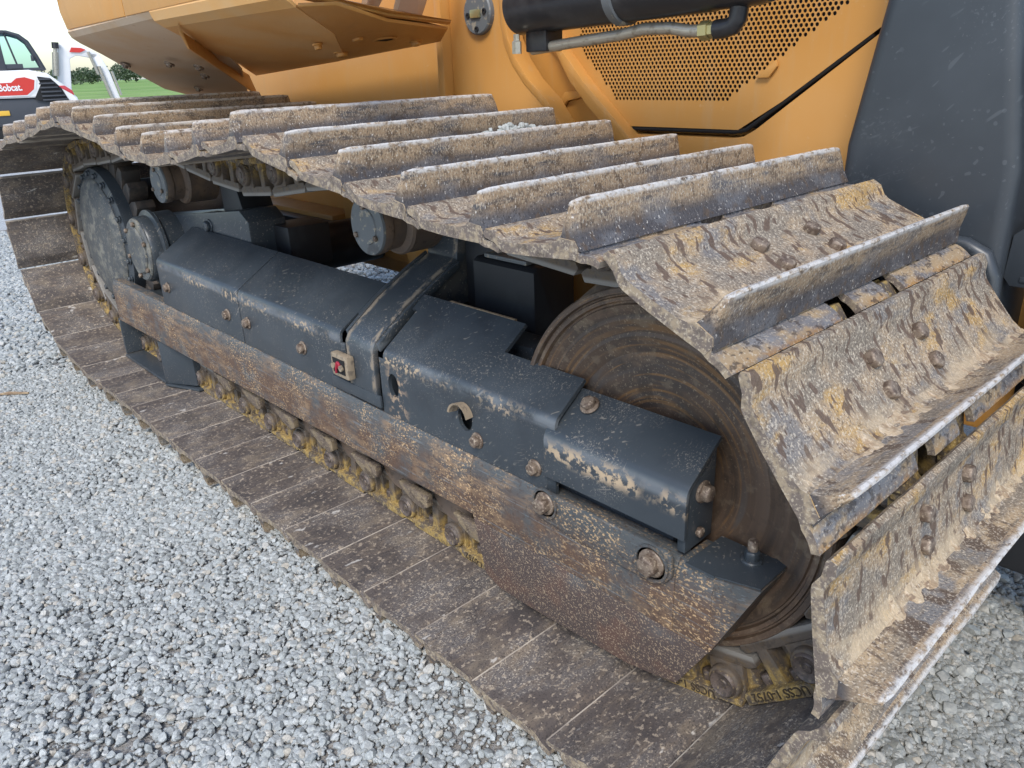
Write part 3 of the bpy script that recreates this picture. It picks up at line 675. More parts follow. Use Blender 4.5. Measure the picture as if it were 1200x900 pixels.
# saddle and pivot at the rear
b = MB(); b.prism([(-2.86, .37, .46), (-2.86, .37, .60), (-2.80, .37, .635), (-1.86, .37, .755), (-1.80, .37, .72), (-1.80, .37, .46)], (0, .14, 0)); sad = b.build('saddle', M['dark_paint'], DZ, .008)
bolt((-2.45, .369, .612), (0, -1, 0), .02, .02, sad, 'dark_paint'); bolt((-2.13, .369, .672), (0, -1, 0), .02, .02, sad, 'dark_paint')
b = MB(); b.prism([(-2.10, .42, .60), (-2.10, .42, .86), (-1.99, .42, .87), (-1.93, .42, .72), (-1.82, .42, .62)], (0, .12, 0)); b.box(-1.85, -1.70, .46, .62, .56, .70); b.build('roller_support_arm', M['recess_shade'], DZ, .006)
b = MB(); b.lathe([(.125, .232), (.130, .24), (.130, .275), (.150, .28), (.150, .292), (.146, .296), (.138, .296), (.138, .37)], (-2.52, 0, .553), (0, 1, 0), 56)
piv = b.build('pivot_hub', M['dark_paint'], DZ)
b = MB(); b.lathe([(0, .214), (.088, .214), (.094, .219), (.094, .222), (.118, .222), (.124, .228), (.124, .235)], (-2.52, 0, .553), (0, 1, 0), 48); b.build('pivot_cap', M['sprocket_disc'], piv)
for k in range(6):
    a = R(60 * k + 20); bolt((-2.52 + .106 * math.cos(a), .221, .553 + .106 * math.sin(a)), (0, -1, 0), .010, .012, piv, washer=False)
# side strip, ear plate, skirt, wedge
b = MB(); za, zc_ = .198, .2365
pa = [(.186, za + .004), (.186, .352), (.199, .384), (.236, .384), (.236, za), (.19, za)]; pc = [(.186, zc_ + .004), (.186, .352), (.199, .384), (.236, .384), (.236, zc_), (.19, zc_)]
b.add([(-2.86, y, z) for y, z in pa] + [(-.452, y, z) for y, z in pc], [tuple(range(6))[::-1], tuple(range(6, 12))] + [(i, (i + 1) % 6, 6 + (i + 1) % 6, 6 + i) for i in range(6)])
st = b.build('side_strip', M['strip'], DZ, .003)
b = MB(); b.px([(.186, .232), (.186, .352), (.199, .384), (.234, .384), (.234, .222)], -.4515, .10)
b.prism([(.10, .186, .232), (.10, .186, .352), (.10, .199, .384), (.10, .28, .384), (.10, .28, .232)], (.075, 0, 0)); 
b.build('side_strip', M['strip'], DZ, .003)
b = MB(); b.py([(-.235, .335), (-.245, .375), (-.225, .402), (-.05, .402), (.085, .402), (.098, .392), (.100, .352), (.083, .330), (.055, .322), (-.03, .322)], .176, .1855); ear = b.build('ear_plate', M['strip'], DZ, .003)
for x, z, r in ((-.205, .376, .019), (.058, .364, .021)):
    bolt((x, .175, z), (0, -1, 0), r, .022, ear)
    b = MB(); b.lathe([(r * 1.75, -.001), (r * 1.75, .003), (r * 1.5, .003), (r * 1.5, -.001)], (x, .1745, z), (0, -1, 0), 28); b.build('bolt_rim', M['strip'], ear)
# skirt: folded plate
up_l, up_r = (-.450, .1855, .2325), (.1785, .1855, .2325)
def plate(b, pts, n, t): b.prism(pts, Vector(n) * t)
b = MB()
plate(b, [(-.450, .186, .231), (.177, .186, .231), (.100, .207, .098), (.062, .210, .086), (-.02, .212, .066), (-.30, .213, .048), (-.40, .213, .046), (-.450, .213, .066)], (0, 1, .16), .012)
b.build('rock_guard', M['skirt'], DZ, .003)
b = MB()
b.prism([(.1755, .186, .2315), (.1755, .186, .352), (.1755, .199, .3838), (.1755, .296, .3838), (.1755, .296, .2315)], (.002, 0, 0))
b.add([(.1775, .186, .2315), (.1775, .186, .384), (.252, .205, .388), (.1775, .300, .384), (.248, .302, .386), (.1775, .30, .2315), (.125, .187, .384), (.125, .30, .384)],
      [(0, 2, 1), (6, 1, 2, 4, 3, 7), (0, 5, 4, 2), (3, 4, 5)])
wd = b.build('wedge_block', M['strip'], DZ)
b = MB(); b.box(.118, .1765, .188, .30, .3842, .3885); b.prism([(.1765, .19, .3855), (.250, .207, .389), (.247, .302, .388), (.1765, .30, .3865)], (0, 0, .003)); b.build('wedge_top', M['dark_paint'], wd)
bolt((.197, .268, .390), (0, 0, 1), .0145, .022, wd, 'dark_paint'); b = MB(); b.lathe([(.009, 0), (.009, .038), (.007, .041)], (.197, .268, .39), (0, 0, 1), 14); b.build('stud', M['bolt'], wd)
# step box under the strip near the sprocket
b = MB()
b.box(-2.90, -2.885, .19, .33, .035, .20); b.box(-2.43, -2.415, .19, .33, .02, .20); b.box(-2.885, -2.43, .315, .33, .03, .20); b.box(-2.90, -2.415, .185, .33, .018, .032)
b.prism([(-2.415, .19, .02), (-2.415, .19, .20), (-2.26, .255, .19), (-2.26, .255, .03)], (0, .05, 0)); b.prism([(-2.415, .182, .010), (-2.24, .25, .012), (-2.24, .33, .012), (-2.415, .33, .012)], (0, 0, .010))
b.build('guide_box', M['dark_paint'], DZ, .003)

# ---- hull
b = MB(); b.box(-3.1, .35, 1.06, 1.95, .388, 1.75); b.box(-2.2, -1.0, .98, 1.06, .47, .80); b.box(-2.9, -2.2, .92, 1.06, .48, .62)
b.prism([(-1.45, .80, .34), (-1.05, .80, .34), (-.95, .80, .75), (-1.55, .80, .75)], (0, .26, 0))
hull = b.build('hull', M['yellow'], DZ, .01)
b = MB(); b.box(-2.9, -1.95, .86, .95, .49, .60); b.cyl((-1.98, .5, .55), (-1.98, 1.06, .55), .09); b.build('belly_plate', M['black'], DZ, .01)
# column between the housing and the idler
b = MB(); b.box(-.935, -.895, .93, .97, .3, 1.0); b.box(-.89, -.25, .99, 1.055, .3, .96); b.build('frame_column', M['yellow'], DZ, .006)
# left panel and main side plate with curved front flange
b = MB(); b.py([(-3.2, .9), (-1.335, .9), (-1.335, 1.7), (-3.2, 1.7)], .915, 1.0); b.build('side_panel', M['yellow'], DZ, .004)
b = MB(); b.box(-1.343, -1.312, .865, .95, .85, 1.7); b.build('weld_rib', M['yellow'], DZ, .006)
curve = [(-1.085, 1.72), (-1.083, 1.36), (-1.078, 1.29), (-1.068, 1.243), (-1.036, 1.185), (-.985, 1.13), (-.917, 1.078), (-.85, 1.0), (-.80, .92)]
b = MB(); b.py([(-1.311, .85), (-1.311, 1.72)] + curve + [(-.78, .85)], .90, .935); sp = b.build('side_plate', M['yellow'], DZ, .004)
b = MB(); fl = [(x + .02, z + .012) for x, z in curve]
b.py(curve + fl[::-1], .897, .96); b.build('plate_flange', M['yellow'], sp, .004)
b = MB(); b.py([(-1.10, .85), (-.62, .85), (-.655, 1.005), (-.80, 1.125), (-.885, 1.21), (-.93, 1.36), (-.93, 1.72), (-1.10, 1.72)], 1.0, 1.058); b.build('recess_wall', M['yellow'], DZ)
curve2 = [(-.945, 1.72), (-.943, 1.36), (-.935, 1.27), (-.905, 1.21), (-.875, 1.165), (-.853, 1.135), (-.785, 1.068), (-.705, 1.003), (-.64, .94)]
fl2 = [(-.922, 1.72), (-.920, 1.36), (-.912, 1.275), (-.885, 1.22), (-.85, 1.185), (-.80, 1.135), (-.725, 1.072), (-.655, 1.012), (-.59, .95)]
b = MB(); b.py(curve2 + fl2[::-1], .945, .999); b.build('door_frame_flange', M['yellow'], DZ, .008)
rb = [(-.95, 1.02), (-.90, 1.08), (-.84, 1.09), (-.79, 1.06), (-.75, 1.00), (-.73, .93), (-.70, .93), (-.72, 1.01), (-.77, 1.08), (-.83, 1.115), (-.91, 1.105), (-.97, 1.04)]
b = MB(); b.py(rb, .985, .9995); b.build('pressed_rib', M['yellow'], DZ, .006)
# oval cover with latch
b = MB(); b.lathe([(0, .882), (.056, .882), (.060, .886), (.060, .8995)], (-1.163, 0, 1.328), (0, 1, 0), 36); ov = b.build('round_cover', M['steel'], DZ)
b = MB(); b.box(-1.185, -1.143, .874, .8815, 1.314, 1.337); b.build('latch', M['brass'], ov, .003)
for x, z in ((-1.20, 1.322), (-1.126, 1.330), (-1.163, 1.284)):
    b = MB(); b.lathe([(.008, 0), (.008, .004), (.004, .004), (.004, .001)], (x, .8818, z), (0, -1, 0), 12); b.build('screw', M['black'], ov)
# engine door: rows of solid sheet and rows of real holes
b = MB(); yd = .985
def xl(z):  # left edge of the door
    return -.74 - (z - 1.016) / (1.17 - 1.016) * (.165)
def xr(z):  # right (sloping) edge
    return -.300 + (z - 1.028) / (1.213 - 1.028) * .262
ph, pw, hr = .0096, .0124, .0046
def ql(x0a, x0b, x1a, x1b, z0, z1):
    b.add([(x0a, yd, z0), (x1a, yd, z0), (x1b, yd, z1), (x0b, yd, z1)], [(0, 1, 2, 3)])
ql(xl(1.018), xl(1.0835), -.33, xr(1.0835), 1.018, 1.0835)
z = 1.0835; row = 0
while z < 1.36:
    zc = z + ph / 2
    a = -.725 - (zc - 1.088) * .98 + .004; c = -.360 + (zc - 1.088) * 1.44
    a = max(a, -.853)
    n0 = math.ceil((a - (pw / 2 if row % 2 else 0)) / pw); n1 = math.floor((c - (pw / 2 if row % 2 else 0)) / pw)
    xs = [n * pw + (pw / 2 if row % 2 else 0) for n in range(n0, n1)]
    z1 = z + ph
    ql(xl(z), xl(z1), xs[0], xs[0], z, z1); ql(xs[-1] + pw, xs[-1] + pw, min(xr(z), .02), min(xr(z1), .02), z, z1)
    for x in xs:
        cx = x + pw / 2; o = [(x, z), (cx, z), (x + pw, z), (x + pw, zc), (x + pw, z1), (cx, z1), (x, z1), (x, zc)]
        i_ = [(cx + hr * math.cos(R(225 + 45 * k)), zc + hr * math.sin(R(225 + 45 * k))) for k in range(8)]
        b.add([(p[0], yd, p[1]) for p in o] + [(p[0], yd, p[1]) for p in i_] + [(p[0], yd + .003, p[1]) for p in i_],
              [(k, (k + 1) % 8, 8 + (k + 1) % 8, 8 + k) for k in range(8)] + [(8 + k, 8 + (k + 1) % 8, 16 + (k + 1) % 8, 16 + k) for k in range(8)])
    z = z1; row += 1
door = b.build('engine_door', M['yellow'], DZ); zt = z
b = MB(); b.box(-1.0, .05, 1.02, 1.055, 1.02, 1.5); b.build('bay_shade_backing', M['black_dull'], door)  # black sheet stands in for the unlit engine bay behind the holes
b = MB(); b.tube([(-.92, .991, 1.19), (-.752, .991, 1.018), (-.742, .991, 1.012), (-.34, .991, 1.013), (-.312, .991, 1.018), (-.288, .991, 1.034), (-.03, .991, 1.216)], .0052, 8); b.build('door_seal', M['black_dull'], door)
b = MB(); b.py([(-.70, .80), (.04, .80), (.04, 1.255), (-.01, 1.222), (-.283, 1.020), (-.312, 1.004), (-.34, .999), (-.745, .998)], .982, 1.05); b.build('lower_side_panel', M['yellow'], DZ, .004)
b = MB(); b.prism([(-.29, .984, 1.135), (-.255, .984, 1.135), (-.235, .984, 1.16), (-.24, .984, 1.175)], (0, -.01, 0)); b.build('pressed_dimple', M['yellow'], door, .004)
# hydraulic cylinder with pipe, clamp and fittings
cyA, cyB = Vector((-.79, .70, 1.312)), Vector((-.13, .70, 1.332))
dr = (cyB - cyA).normalized()
b = MB(); b.lathe([(.056, 0), (.062, .006), (.062, .56), (.060, .565), (.060, .66), (.056, .685), (.03, .69)], cyA, dr, 40); hc = b.build('hydraulic_cylinder', M['black'], DZ)
b = MB(); b.lathe([(.0625, 0), (.068, .001), (.068, .022), (.0625, .023)], cyA + dr * .32, dr, 40); b.build('clamp', M['steel'], hc)
b = MB(); b.tube([(-.745, .70, 1.216), (-.62, .70, 1.226), (-.47, .70, 1.236), (-.40, .70, 1.245), (-.33, .70, 1.243), (-.285, .70, 1.235), (-.25, .70, 1.234)], .0125, 12); b.build('pipe', M['pipe'], hc)
b = MB(); b.tube([(-.255, .70, 1.234), (-.235, .70, 1.2345)], .019, 6); b.tube([(-.2345, .70, 1.2345), (-.222, .70, 1.235)], .016, 6); b.build('nut', M['brass'], hc)
b = MB(); b.tube([(-.2215, .70, 1.235), (-.20, .70, 1.236), (-.182, .70, 1.240), (-.173, .70, 1.252), (-.171, .70, 1.275)], .0185, 12); b.build('elbow_fitting', M['black'], hc)
b = MB(); b.box(-.75, -.68, .68, .74, 1.21, 1.262); b.build('port_block', M['black'], hc, .005)
b = MB(); b.tube([(-.765, .665, 1.208), (-.765, .665, 1.235), (-.765, .665, 1.238), (-.765, .665, 1.252)], [.012, .012, .008, .008], 6); b.build('fitting', M['pipe'], hc)

# ---- front radiator guard and bits at the right
b = MB()
outl = [(.040, 1.55), (.045, 1.27), (.000, 1.03), (-.01, .70), (.30, .55), (.335, .80)]
b.prism([(.075, .85, 1.60), (.043, .85, 1.27), (.000, .85, 1.01), (-.01, .85, .55), (.322, .85, .55), (.322, .85, .74), (.322, .85, .98), (.275, .85, 1.25), (.255, .85, 1.6)], (0, .50, 0))
rg = b.build('radiator_guard', M['dark_guard'], DZ, .028, 4)
b = MB(); b.tube([(.20, .83, .846), (.265, .83, .842), (.30, .83, .826), (.318, .83, .79), (.325, .83, .74), (.328, .83, .60)], .016, 14); b.build('hose', M['dark_guard'], DZ)
b = MB(); b.tube([(.36, .78, .70), (.42, .80, .66), (.44, .86, .60), (.46, .95, .55)], .02, 12); b.tube([(.38, .78, .66), (.43, .80, .62), (.46, .86, .56)], .016, 12); b.build('hose', M['black'], DZ)
b = MB(); b.py([(.325, .86), (.37, .90), (.42, .90), (.42, .765), (.335, .765), (.322, .78)], .885, .905); b.py([(.35, .775), (.35, .785), (.38, .785), (.38, .775)], .882, .8845); b.build('hose_bracket', M['dark_guard'], DZ, .006)
b = MB(); b.box(.40, .75, .93, 1.3, .45, 1.2); b.box(.34, .56, 1.05, 1.3, .3, 1.3); b.build('blade_support', M['black'], DZ, .02)
b = MB(); b.px([(1.0, .10), (1.0, .24), (1.14, .24), (1.14, .10)], -.6, 1.6); b.build('push_arm', M['black'], DZ, .02)

# ---- fender over the rear of the track
F = lambda *p: p
fe = empty('fender'); fe.parent = DZ
A0, A1 = F(-2.40, .108, 1.338), F(-1.20, .108, 1.350)             # lower seam line of the side band
b = MB()
b.prism([(-2.36, .103, 1.62), (-2.40, .102, 1.45), (-2.41, .105, 1.40), (-2.395, .112, 1.345), (-1.82, .112, 1.351), (-1.82, .103, 1.62)], (0, .03, 0)); b.build('side_band', M['yellow'], fe, .003)
b = MB(); b.prism([(-1.816, .103, 1.62), (-1.816, .112, 1.351), (-.60, .112, 1.362), (-.60, .103, 1.62)], (0, .03, 0)); b.build('side_band', M['yellow'], fe, .003)
def shell(name, rows, m, t=.006):
    """rows of 3-D points, closed into a thin sheet (thickness upward)"""
    b = MB(); n = len(rows[0]); vs = [p for r_ in rows for p in r_] + [(p[0], p[1] + t * .4, p[2] + t) for r_ in rows for p in r_]; o = n * len(rows); fs = []
    for j in range(len(rows) - 1):
        for i in range(n - 1):
            q = (j * n + i, j * n + i + 1, (j + 1) * n + i + 1, (j + 1) * n + i); fs.append(q); fs.append(tuple(k + o for k in q[::-1]))
    nr = len(rows)
    for i in range(n - 1): fs.append((i, i + o, i + 1 + o, i + 1)); a = (nr - 1) * n; fs.append((a + i, a + i + 1, a + i + 1 + o, a + i + o))
    for j in range(nr - 1): a = j * n; c = (j + 1) * n; fs.append((a, c, c + o, a + o)); a += n - 1; c += n - 1; fs.append((a, a + o, c + o, c))
    b.add(vs, fs); return b.build(name, m, fe, 0, smooth=14)
# rear underside
shell('rear_underside', [
    [(-2.40, .113, 1.338), (-1.60, .117, 1.352)],
    [(-2.40, .122, 1.320), (-1.60, .135, 1.338)],
    [(-2.40, .145, 1.303), (-1.60, .18, 1.322)],
    [(-2.44, .22, 1.268), (-1.68, .28, 1.300)],
    [(-2.56, .36, 1.205), (-1.90, .43, 1.258)],
    [(-2.80, .55, 1.140), (-2.20, .62, 1.20)],
    [(-3.0, .75, 1.10), (-2.56, .80, 1.115)]], M['yellow_under'])
# strap along the fold
b = MB(); up_ = [(-1.604, .18, 1.322), (-1.692, .22, 1.304), (-2.206, .54, 1.253), (-2.582, .83, 1.183)]; lo_ = [(-1.61, .18, 1.305), (-1.664, .22, 1.258), (-2.178, .54, 1.196), (-2.524, .83, 1.100)]
lo_ = [tuple(CP + (Vector(p) - CP) * .982) for p in lo_]; up_ = [tuple(CP + (Vector(p) - CP) * .950) for p in up_]
b.add(up_ + lo_ + [(x - .014, y, z) for x, y, z in up_ + lo_], [(i, i + 1, 5 + i, 4 + i) for i in range(3)] + [(8 + i, 12 + i, 13 + i, 9 + i) for i in range(3)] + [(i, 8 + i, 9 + i, i + 1) for i in range(3)] + [(4 + i, 5 + i, 13 + i, 12 + i) for i in range(3)] + [(0, 4, 12, 8), (3, 11, 15, 7)])
b.build('fold_strap', M['yellow'], fe, .002)
# front underside panels
shell('front_underside', [
    [(-1.63, .113, 1.350), (-.895, .113, 1.352)],
    [(-1.63, .122, 1.328), (-.895, .122, 1.330)],
    [(-1.64, .150, 1.312), (-.900, .150, 1.312)],
    [(-1.86, .34, 1.268), (-1.07, .34, 1.268)],
    [(-2.14, .58, 1.222), (-1.42, .58, 1.222)],
    [(-2.52, .83, 1.178), (-1.86, .83, 1.216)]], M['yellow_bounce'])
b = MB(); P3 = [(-.896, .150, 1.316), (-.55, .30, 1.38)]
b = MB(); b.prism([(-.897, .152, 1.313), (-1.071, .342, 1.269), (-1.424, .582, 1.223), (-1.858, .83, 1.217), (-1.275, .83, 1.255), (-1.20, .80, 1.285), (-1.00, .45, 1.292), (-.90, .25, 1.318)], (0, .003, .008)); fp = b.build('bolted_panel', M['yellow'], fe, .0015)
b = MB(); b.prism([(-.89, .13, 1.33), (-1.00, .45, 1.302), (-1.195, .80, 1.296), (-1.19, .80, 1.306), (-.99, .45, 1.312), (-.88, .13, 1.342)], (.012, 0, .004)); b.build('panel_edge', M['yellow'], fe, .004)
nd = (-.05, -.45, -.9)
CAMV = CP
def hit(u, v, p0, n):
    d = rt * ((u - 600) / FPX) - up * ((v - 450) / FPX) + fw; n = Vector(n); t = (Vector(p0) - CP).dot(n) / d.dot(n); return CP + d * t
pn = (Vector((-1.424, .582, 1.223)) - Vector((-.897, .152, 1.313))).cross(Vector((-1.275, .83, 1.255)) - Vector((-.897, .152, 1.313))).normalized()
if pn.z > 0: pn = -pn
BOLTS = [(-1.33, .468, 1.244), (-1.10, .40, 1.272), (-1.05, .60, 1.256), (-1.25, .74, 1.242)]
for (u, v, r) in ((400, 61, .017), (418, 42, .016), (487, 48, .015), (372, 52, .011)):
    p = hit(u, v, (-1.424, .582, 1.223), pn); bolt(tuple(p), pn, r, .014, fp, 'yellow')
p = hit(448, 46, (-1.424, .582, 1.223), pn)
b = MB(); b.lathe([(.001, .004), (.026, .004), (.030, .006), (.034, .003), (.034, 0)], (0, 0, 0), pn, 20); b.lathe([(0, .0045), (.024, .0045)], (0, 0, 0), pn, 20, 1)
so_ = b.build('slot', [M['yellow'], M['black_dull']], fp, loc=tuple(p)); so_.scale = (1.6, 1, .8)
# body behind the fender: inner facets and top
shell('inner_panel', [[(-2.2, 1.0, 1.22), (-1.35, 1.0, 1.22)], [(-2.2, 1.0, 1.72), (-1.35, 1.0, 1.72)]], M['yellow_under'])
for k, (xa, xb) in enumerate(((-1.30, -1.17), (-1.16, -1.02))):
    b = MB(); b.prism([(xa - .10 * k, .75 - .2 * k, 1.29), (xb - .06, .62 - .2 * k, 1.30), (xb + .10, .60 - .2 * k, 1.52), (xa + .10, .80 - .2 * k, 1.52)], (.01, .01, 0)); b.build('inner_brace', M['yellow_under'], fe)
for (x, y, z) in ((-2.46, .30, 1.232), (-2.20, .36, 1.228), (-2.62, .62, 1.138), (-2.30, .52, 1.186), (-2.1, .42, 1.214)):
    b = MB(); b.lathe([(.018, -.002), (.018, .004), (.010, .004), (.009, .012), (0, .013)], (x, y, z), (0, -.4, -.9), 14); b.build('mount_stud', M['bolt'], fe)

# ================================================================== BACKGROUND
# ---- mini excavator, about 26 m away
def basis(u, v, dist):
    d = rt * ((u - 600) / FPX) - up * ((v - 450) / FPX) + fw; d.normalize()
    return CP + d * dist
E0 = basis(40, 110, 20.0); ex_loc = Vector((E0.x, E0.y, -.12))
fwd = Vector((ex_loc.x - CP.x, ex_loc.y - CP.y, 0)).normalized(); ang = math.atan2(fwd.y, fwd.x) - math.pi / 2
EX = empty('mini_excavator', ex_loc); EX.rotation_euler = (0, 0, ang)
tag(EX, 'white and red compact excavator with black cab parked far behind the bulldozer', 'excavator')
# local: x right in view, y away, z up
b = MB(); b.box(-2.0, 1.0, .1, 2.2, .55, .66); b.py([(-2.2, .62), (1.02, .62), (1.12, .80), (1.05, 1.0), (.42, 1.22), (-2.2, 1.25)], .0, 2.1); b.build('lower_body', M['charcoal'], EX, .05)
b = MB(); b.py([(-2.3, 1.26), (.40, 1.235), (.98, 1.02), (1.20, 1.06), (1.17, 1.2), (.98, 1.45), (.66, 1.72), (.3, 1.80), (-2.3, 1.78)], -.06, 2.0); b.build('white_cowl', M['white'], EX, .06, 3)
b = MB(); b.py([(-2.2, 1.29), (.18, 1.28), (.36, 1.40), (.42, 1.60), (.20, 1.68), (.0, 1.66), (-.12, 1.58), (-2.2, 1.56)], -.075, -.061); dec = b.build('decal', M['white'], EX)
b = MB(); b.py([(-2.2, 1.31), (.16, 1.30), (.32, 1.41), (.375, 1.59), (.19, 1.655), (.02, 1.64), (-.10, 1.555), (-2.2, 1.54)], -.082, -.0755); b.build('decal_panel', M['decal_red'], dec)
fc = bpy.data.curves.new('wording', 'FONT'); fc.body = 'Bobcat.'; fc.size = .235; fc.extrude = .003; fc.align_x = 'RIGHT'; fc.offset = .006
fo = bpy.data.objects.new('w', fc); COL.objects.link(fo); dg = bpy.context.evaluated_depsgraph_get(); me = bpy.data.meshes.new_from_object(fo.evaluated_get(dg)); bpy.data.objects.remove(fo)
me.materials.clear(); me.materials.append(M['white']); me.name = 'lettering'
o = bpy.data.objects.new('lettering', me); COL.objects.link(o); o.parent = dec; o.location = (.06, -.088, 1.375); o.rotation_euler = (R(90), 0, 0)
b = MB(); b.prism([(-1.02, -.085, 1.40), (-.92, -.085, 1.52), (-.82, -.085, 1.44), (-.90, -.085, 1.38)], (0, -.004, 0)); b.build('emblem', M['white'], dec)
b = MB(); b.py([(.28, 1.20), (1.02, 1.05), (.88, 1.42), (.70, 1.62), (.44, 1.66), (.48, 1.50)], -.075, -.05); gr = b.build('grille', M['black_dull'], EX)
for k in range(6):
    z = 1.16 + k * .085; b = MB(); b.box(.45 - .0 * k, .98 - .055 * k, -.11, -.076, z, z + .032); b.build('slat', M['charcoal'], gr, .008)
b = MB(); b.py([(.80, 1.46), (1.0, 1.33), (1.12, 1.25), (1.10, 1.35), (.96, 1.46)], -.075, .02); b.build('tail_lamp', M['lens'], EX, .01)
b = MB(); b.box(-.55, -.28, -.03, -.001, .87, .98); b.build('reflector', M['amber'], EX, .01)
# cab
b = MB()
pts = [(-2.3, 1.80), (-2.3, 3.0)]
b.box(-2.25, .22, .1, .2, 1.78, 1.98); b.box(-2.25, .0, .02, 1.6, 2.86, 2.95)
for x0_, x1_ in ((-.26, -.12), (-1.35, -1.22)): b.box(x0_, x1_, .08, .2, 1.8, 2.9)
b.tube([(.62, .14, 1.78), (.52, .14, 2.2), (.40, .14, 2.62), (.26, .14, 2.80), (.05, .14, 2.90), (-.3, .14, 2.90)], .055, 8)
b.tube([(.62, 1.4, 1.78), (.52, 1.4, 2.2), (.40, 1.4, 2.62), (.26, 1.4, 2.80), (.05, 1.4, 2.90), (-.3, 1.4, 2.90)], .055, 8)
b.tube([(.12, .13, 1.85), (-.0, .13, 2.88)], .022, 6); b.box(-.2, .60, .1, .18, 1.78, 1.86); b.tube([(.44, .04, 2.05), (.45, .04, 2.22)], .035, 6)
cab = b.build('cab', M['charcoal'], EX, .01)
b = MB(); b.py([(-.12, 1.86), (.56, 1.86), (.48, 2.2), (.36, 2.6), (.24, 2.76), (.05, 2.86), (-.12, 2.86)], .145, .155); b.py([(-1.22, 1.98), (-.26, 1.98), (-.26, 2.86), (-1.22, 2.86)], .145, .155); b.build('window', M['glass'], cab)
b = MB(); b.box(-.95, -.45, .6, 1.1, 1.8, 2.1); b.box(-1.05, -.85, .6, 1.1, 2.0, 2.6); b.build('seat', M['charcoal'], cab, .06)
# boom and dipper (away to the right)
b = MB(); b.prism([(.80, .5, 1.3), (1.02, .5, 2.5), (1.14, .5, 2.62), (1.72, .5, 2.36), (1.86, .5, 2.20), (1.76, .5, 2.08), (1.38, .5, 2.2), (1.22, .5, 2.1), (1.10, .5, 1.3)], (0, .2, 0)); bo = b.build('boom', M['white'], EX, .03)
b = MB(); b.prism([(1.24, .48, 2.30), (1.30, .48, 2.44), (1.50, .48, 2.42), (1.60, .48, 2.36), (1.46, .48, 2.28)], (0, -.012, 0)); b.build('decal', M['decal_red'], bo)
b = MB(); b.cyl((.84, .42, 1.66), (.94, .42, 2.30), .07); b.cyl((.94, .42, 2.30), (.99, .42, 2.55), .04); b.build('boom_ram', M['pipe'], bo)
b = MB(); b.cyl((.965, .42, 2.42), (.985, .42, 2.60), .075); b.build('ram_head', M['black'], bo)
b = MB(); b.prism([(1.62, .5, 2.26), (1.86, .5, 2.24), (2.02, .5, 1.70), (2.18, .5, .86), (2.06, .5, .80), (1.90, .5, 1.3), (1.78, .5, 1.7)], (0, .16, 0)); di = b.build('dipper', M['white'], EX, .025)
b = MB(); b.tube([(1.80, .45, 1.85), (1.90, .45, 1.35), (1.98, .45, 1.0)], .04, 8); b.tube([(1.64, .45, 2.3), (1.76, .45, 1.66)], .035, 8); b.tube([(2.06, .45, 1.72), (2.16, .45, 1.2)], .03, 8); b.build('bucket_ram', M['pipe'], di)
b = MB(); b.box(1.55, 1.95, .4, .7, .86, .92); b.tube([(1.52, .5, .98), (1.72, .5, .60)], .04, 6); b.tube([(1.9, .5, .95), (1.8, .5, .6)], .04, 6); b.prism([(1.5, .2, .1), (2.1, .2, .1), (2.2, .2, .5), (1.9, .2, .75), (1.6, .2, .55)], (0, .7, 0)); b.build('bucket', M['charcoal'], EX, .02)
for y in (.05, 1.5):
    b = MB(); P = []
    for k in range(24):
        a = 2 * math.pi * k / 24; P.append((-.55 + math.copysign(.85, math.cos(a)) + .28 * math.cos(a), .30 + .28 * math.sin(a)))
    b.py(P, y, y + .4); b.build('crawler', M['black_dull'], EX, .02)

def remap(x, z):
    P_ = [(-.5, -.5), (0, 0), (.55, .40), (1.25, 1.02), (1.8, 1.55), (2.95, 2.30), (4, 3.0)]
    for (a, c), (a2, c2) in zip(P_[:-1], P_[1:]):
        if a <= z <= a2: return .90 * x - .27, c + (c2 - c) * (z - a) / (a2 - a)
    return x, z
for o in bpy.data.objects:
    q = o; own = False
    while q.parent: q = q.parent; own = own or q is EX
    if not own or o.type != 'MESH': continue
    if o.name.startswith('lettering'):
        x_, z_ = remap(o.location.x, o.location.z); o.location = (x_ + .03, o.location.y * .82, z_ + .02); o.scale = (.60, .78, 1); continue
    for v in o.data.vertices:
        x_, z_ = remap(v.co.x, v.co.z); v.co = Vector((x_, v.co.y * .82, z_))

# ---- ground
def gz(x, y):
    t = min(1, max(0, (x + 1.9) / 1.5)); t = t * t * (3 - 2 * t)
    if x > .35: t = max(0, t - (x - .35) * 2.0)
    return -.100 + .050 * t * (1 if y < .9 else .4) + .010 * nz(x * 1.3, y * 1.3, 1) * min(1, 3 / (1 + abs(x) + abs(y)))
M['dirt'] = mat('gravel_bed', (.29, .28, .26), [
    dict(c=(.19, .145, .105), s=(1.6, 1.6, 1.6), lo=.5, hi=.68, f=.7),
    dict(c=(.34, .34, .335), s=(110, 110, 110), lo=.5, hi=.58, f=.7), dict(c=(.15, .14, .13), s=(95, 95, 95), lo=.56, hi=.64, f=.6)], rough=.9, bump=[(60, .9, .02)], rnd=False)
M['lot'] = mat('gravel_lot', (.42, .43, .43), [dict(c=(.30, .29, .27), s=(.5, .5, .5), lo=.45, hi=.65, f=.6), dict(c=(.56, .58, .58), s=(35, 35, 35), lo=.5, hi=.6, f=.7)], rough=.95, bump=[(30, .8, .03)], rnd=False)
b = MB(); nx, ny = 90, 60; X0, X1, Y0, Y1 = -8.0, 2.2, -3.0, 3.6
vs = []
for j in range(ny + 1):
    for i in range(nx + 1):
        x = X0 + (X1 - X0) * i / nx; y = Y0 + (Y1 - Y0) * j / ny; vs.append((x, y, gz(x, y) - .006))
b.add(vs, [(j * (nx + 1) + i, j * (nx + 1) + i + 1, (j + 1) * (nx + 1) + i + 1, (j + 1) * (nx + 1) + i) for j in range(ny) for i in range(nx)])
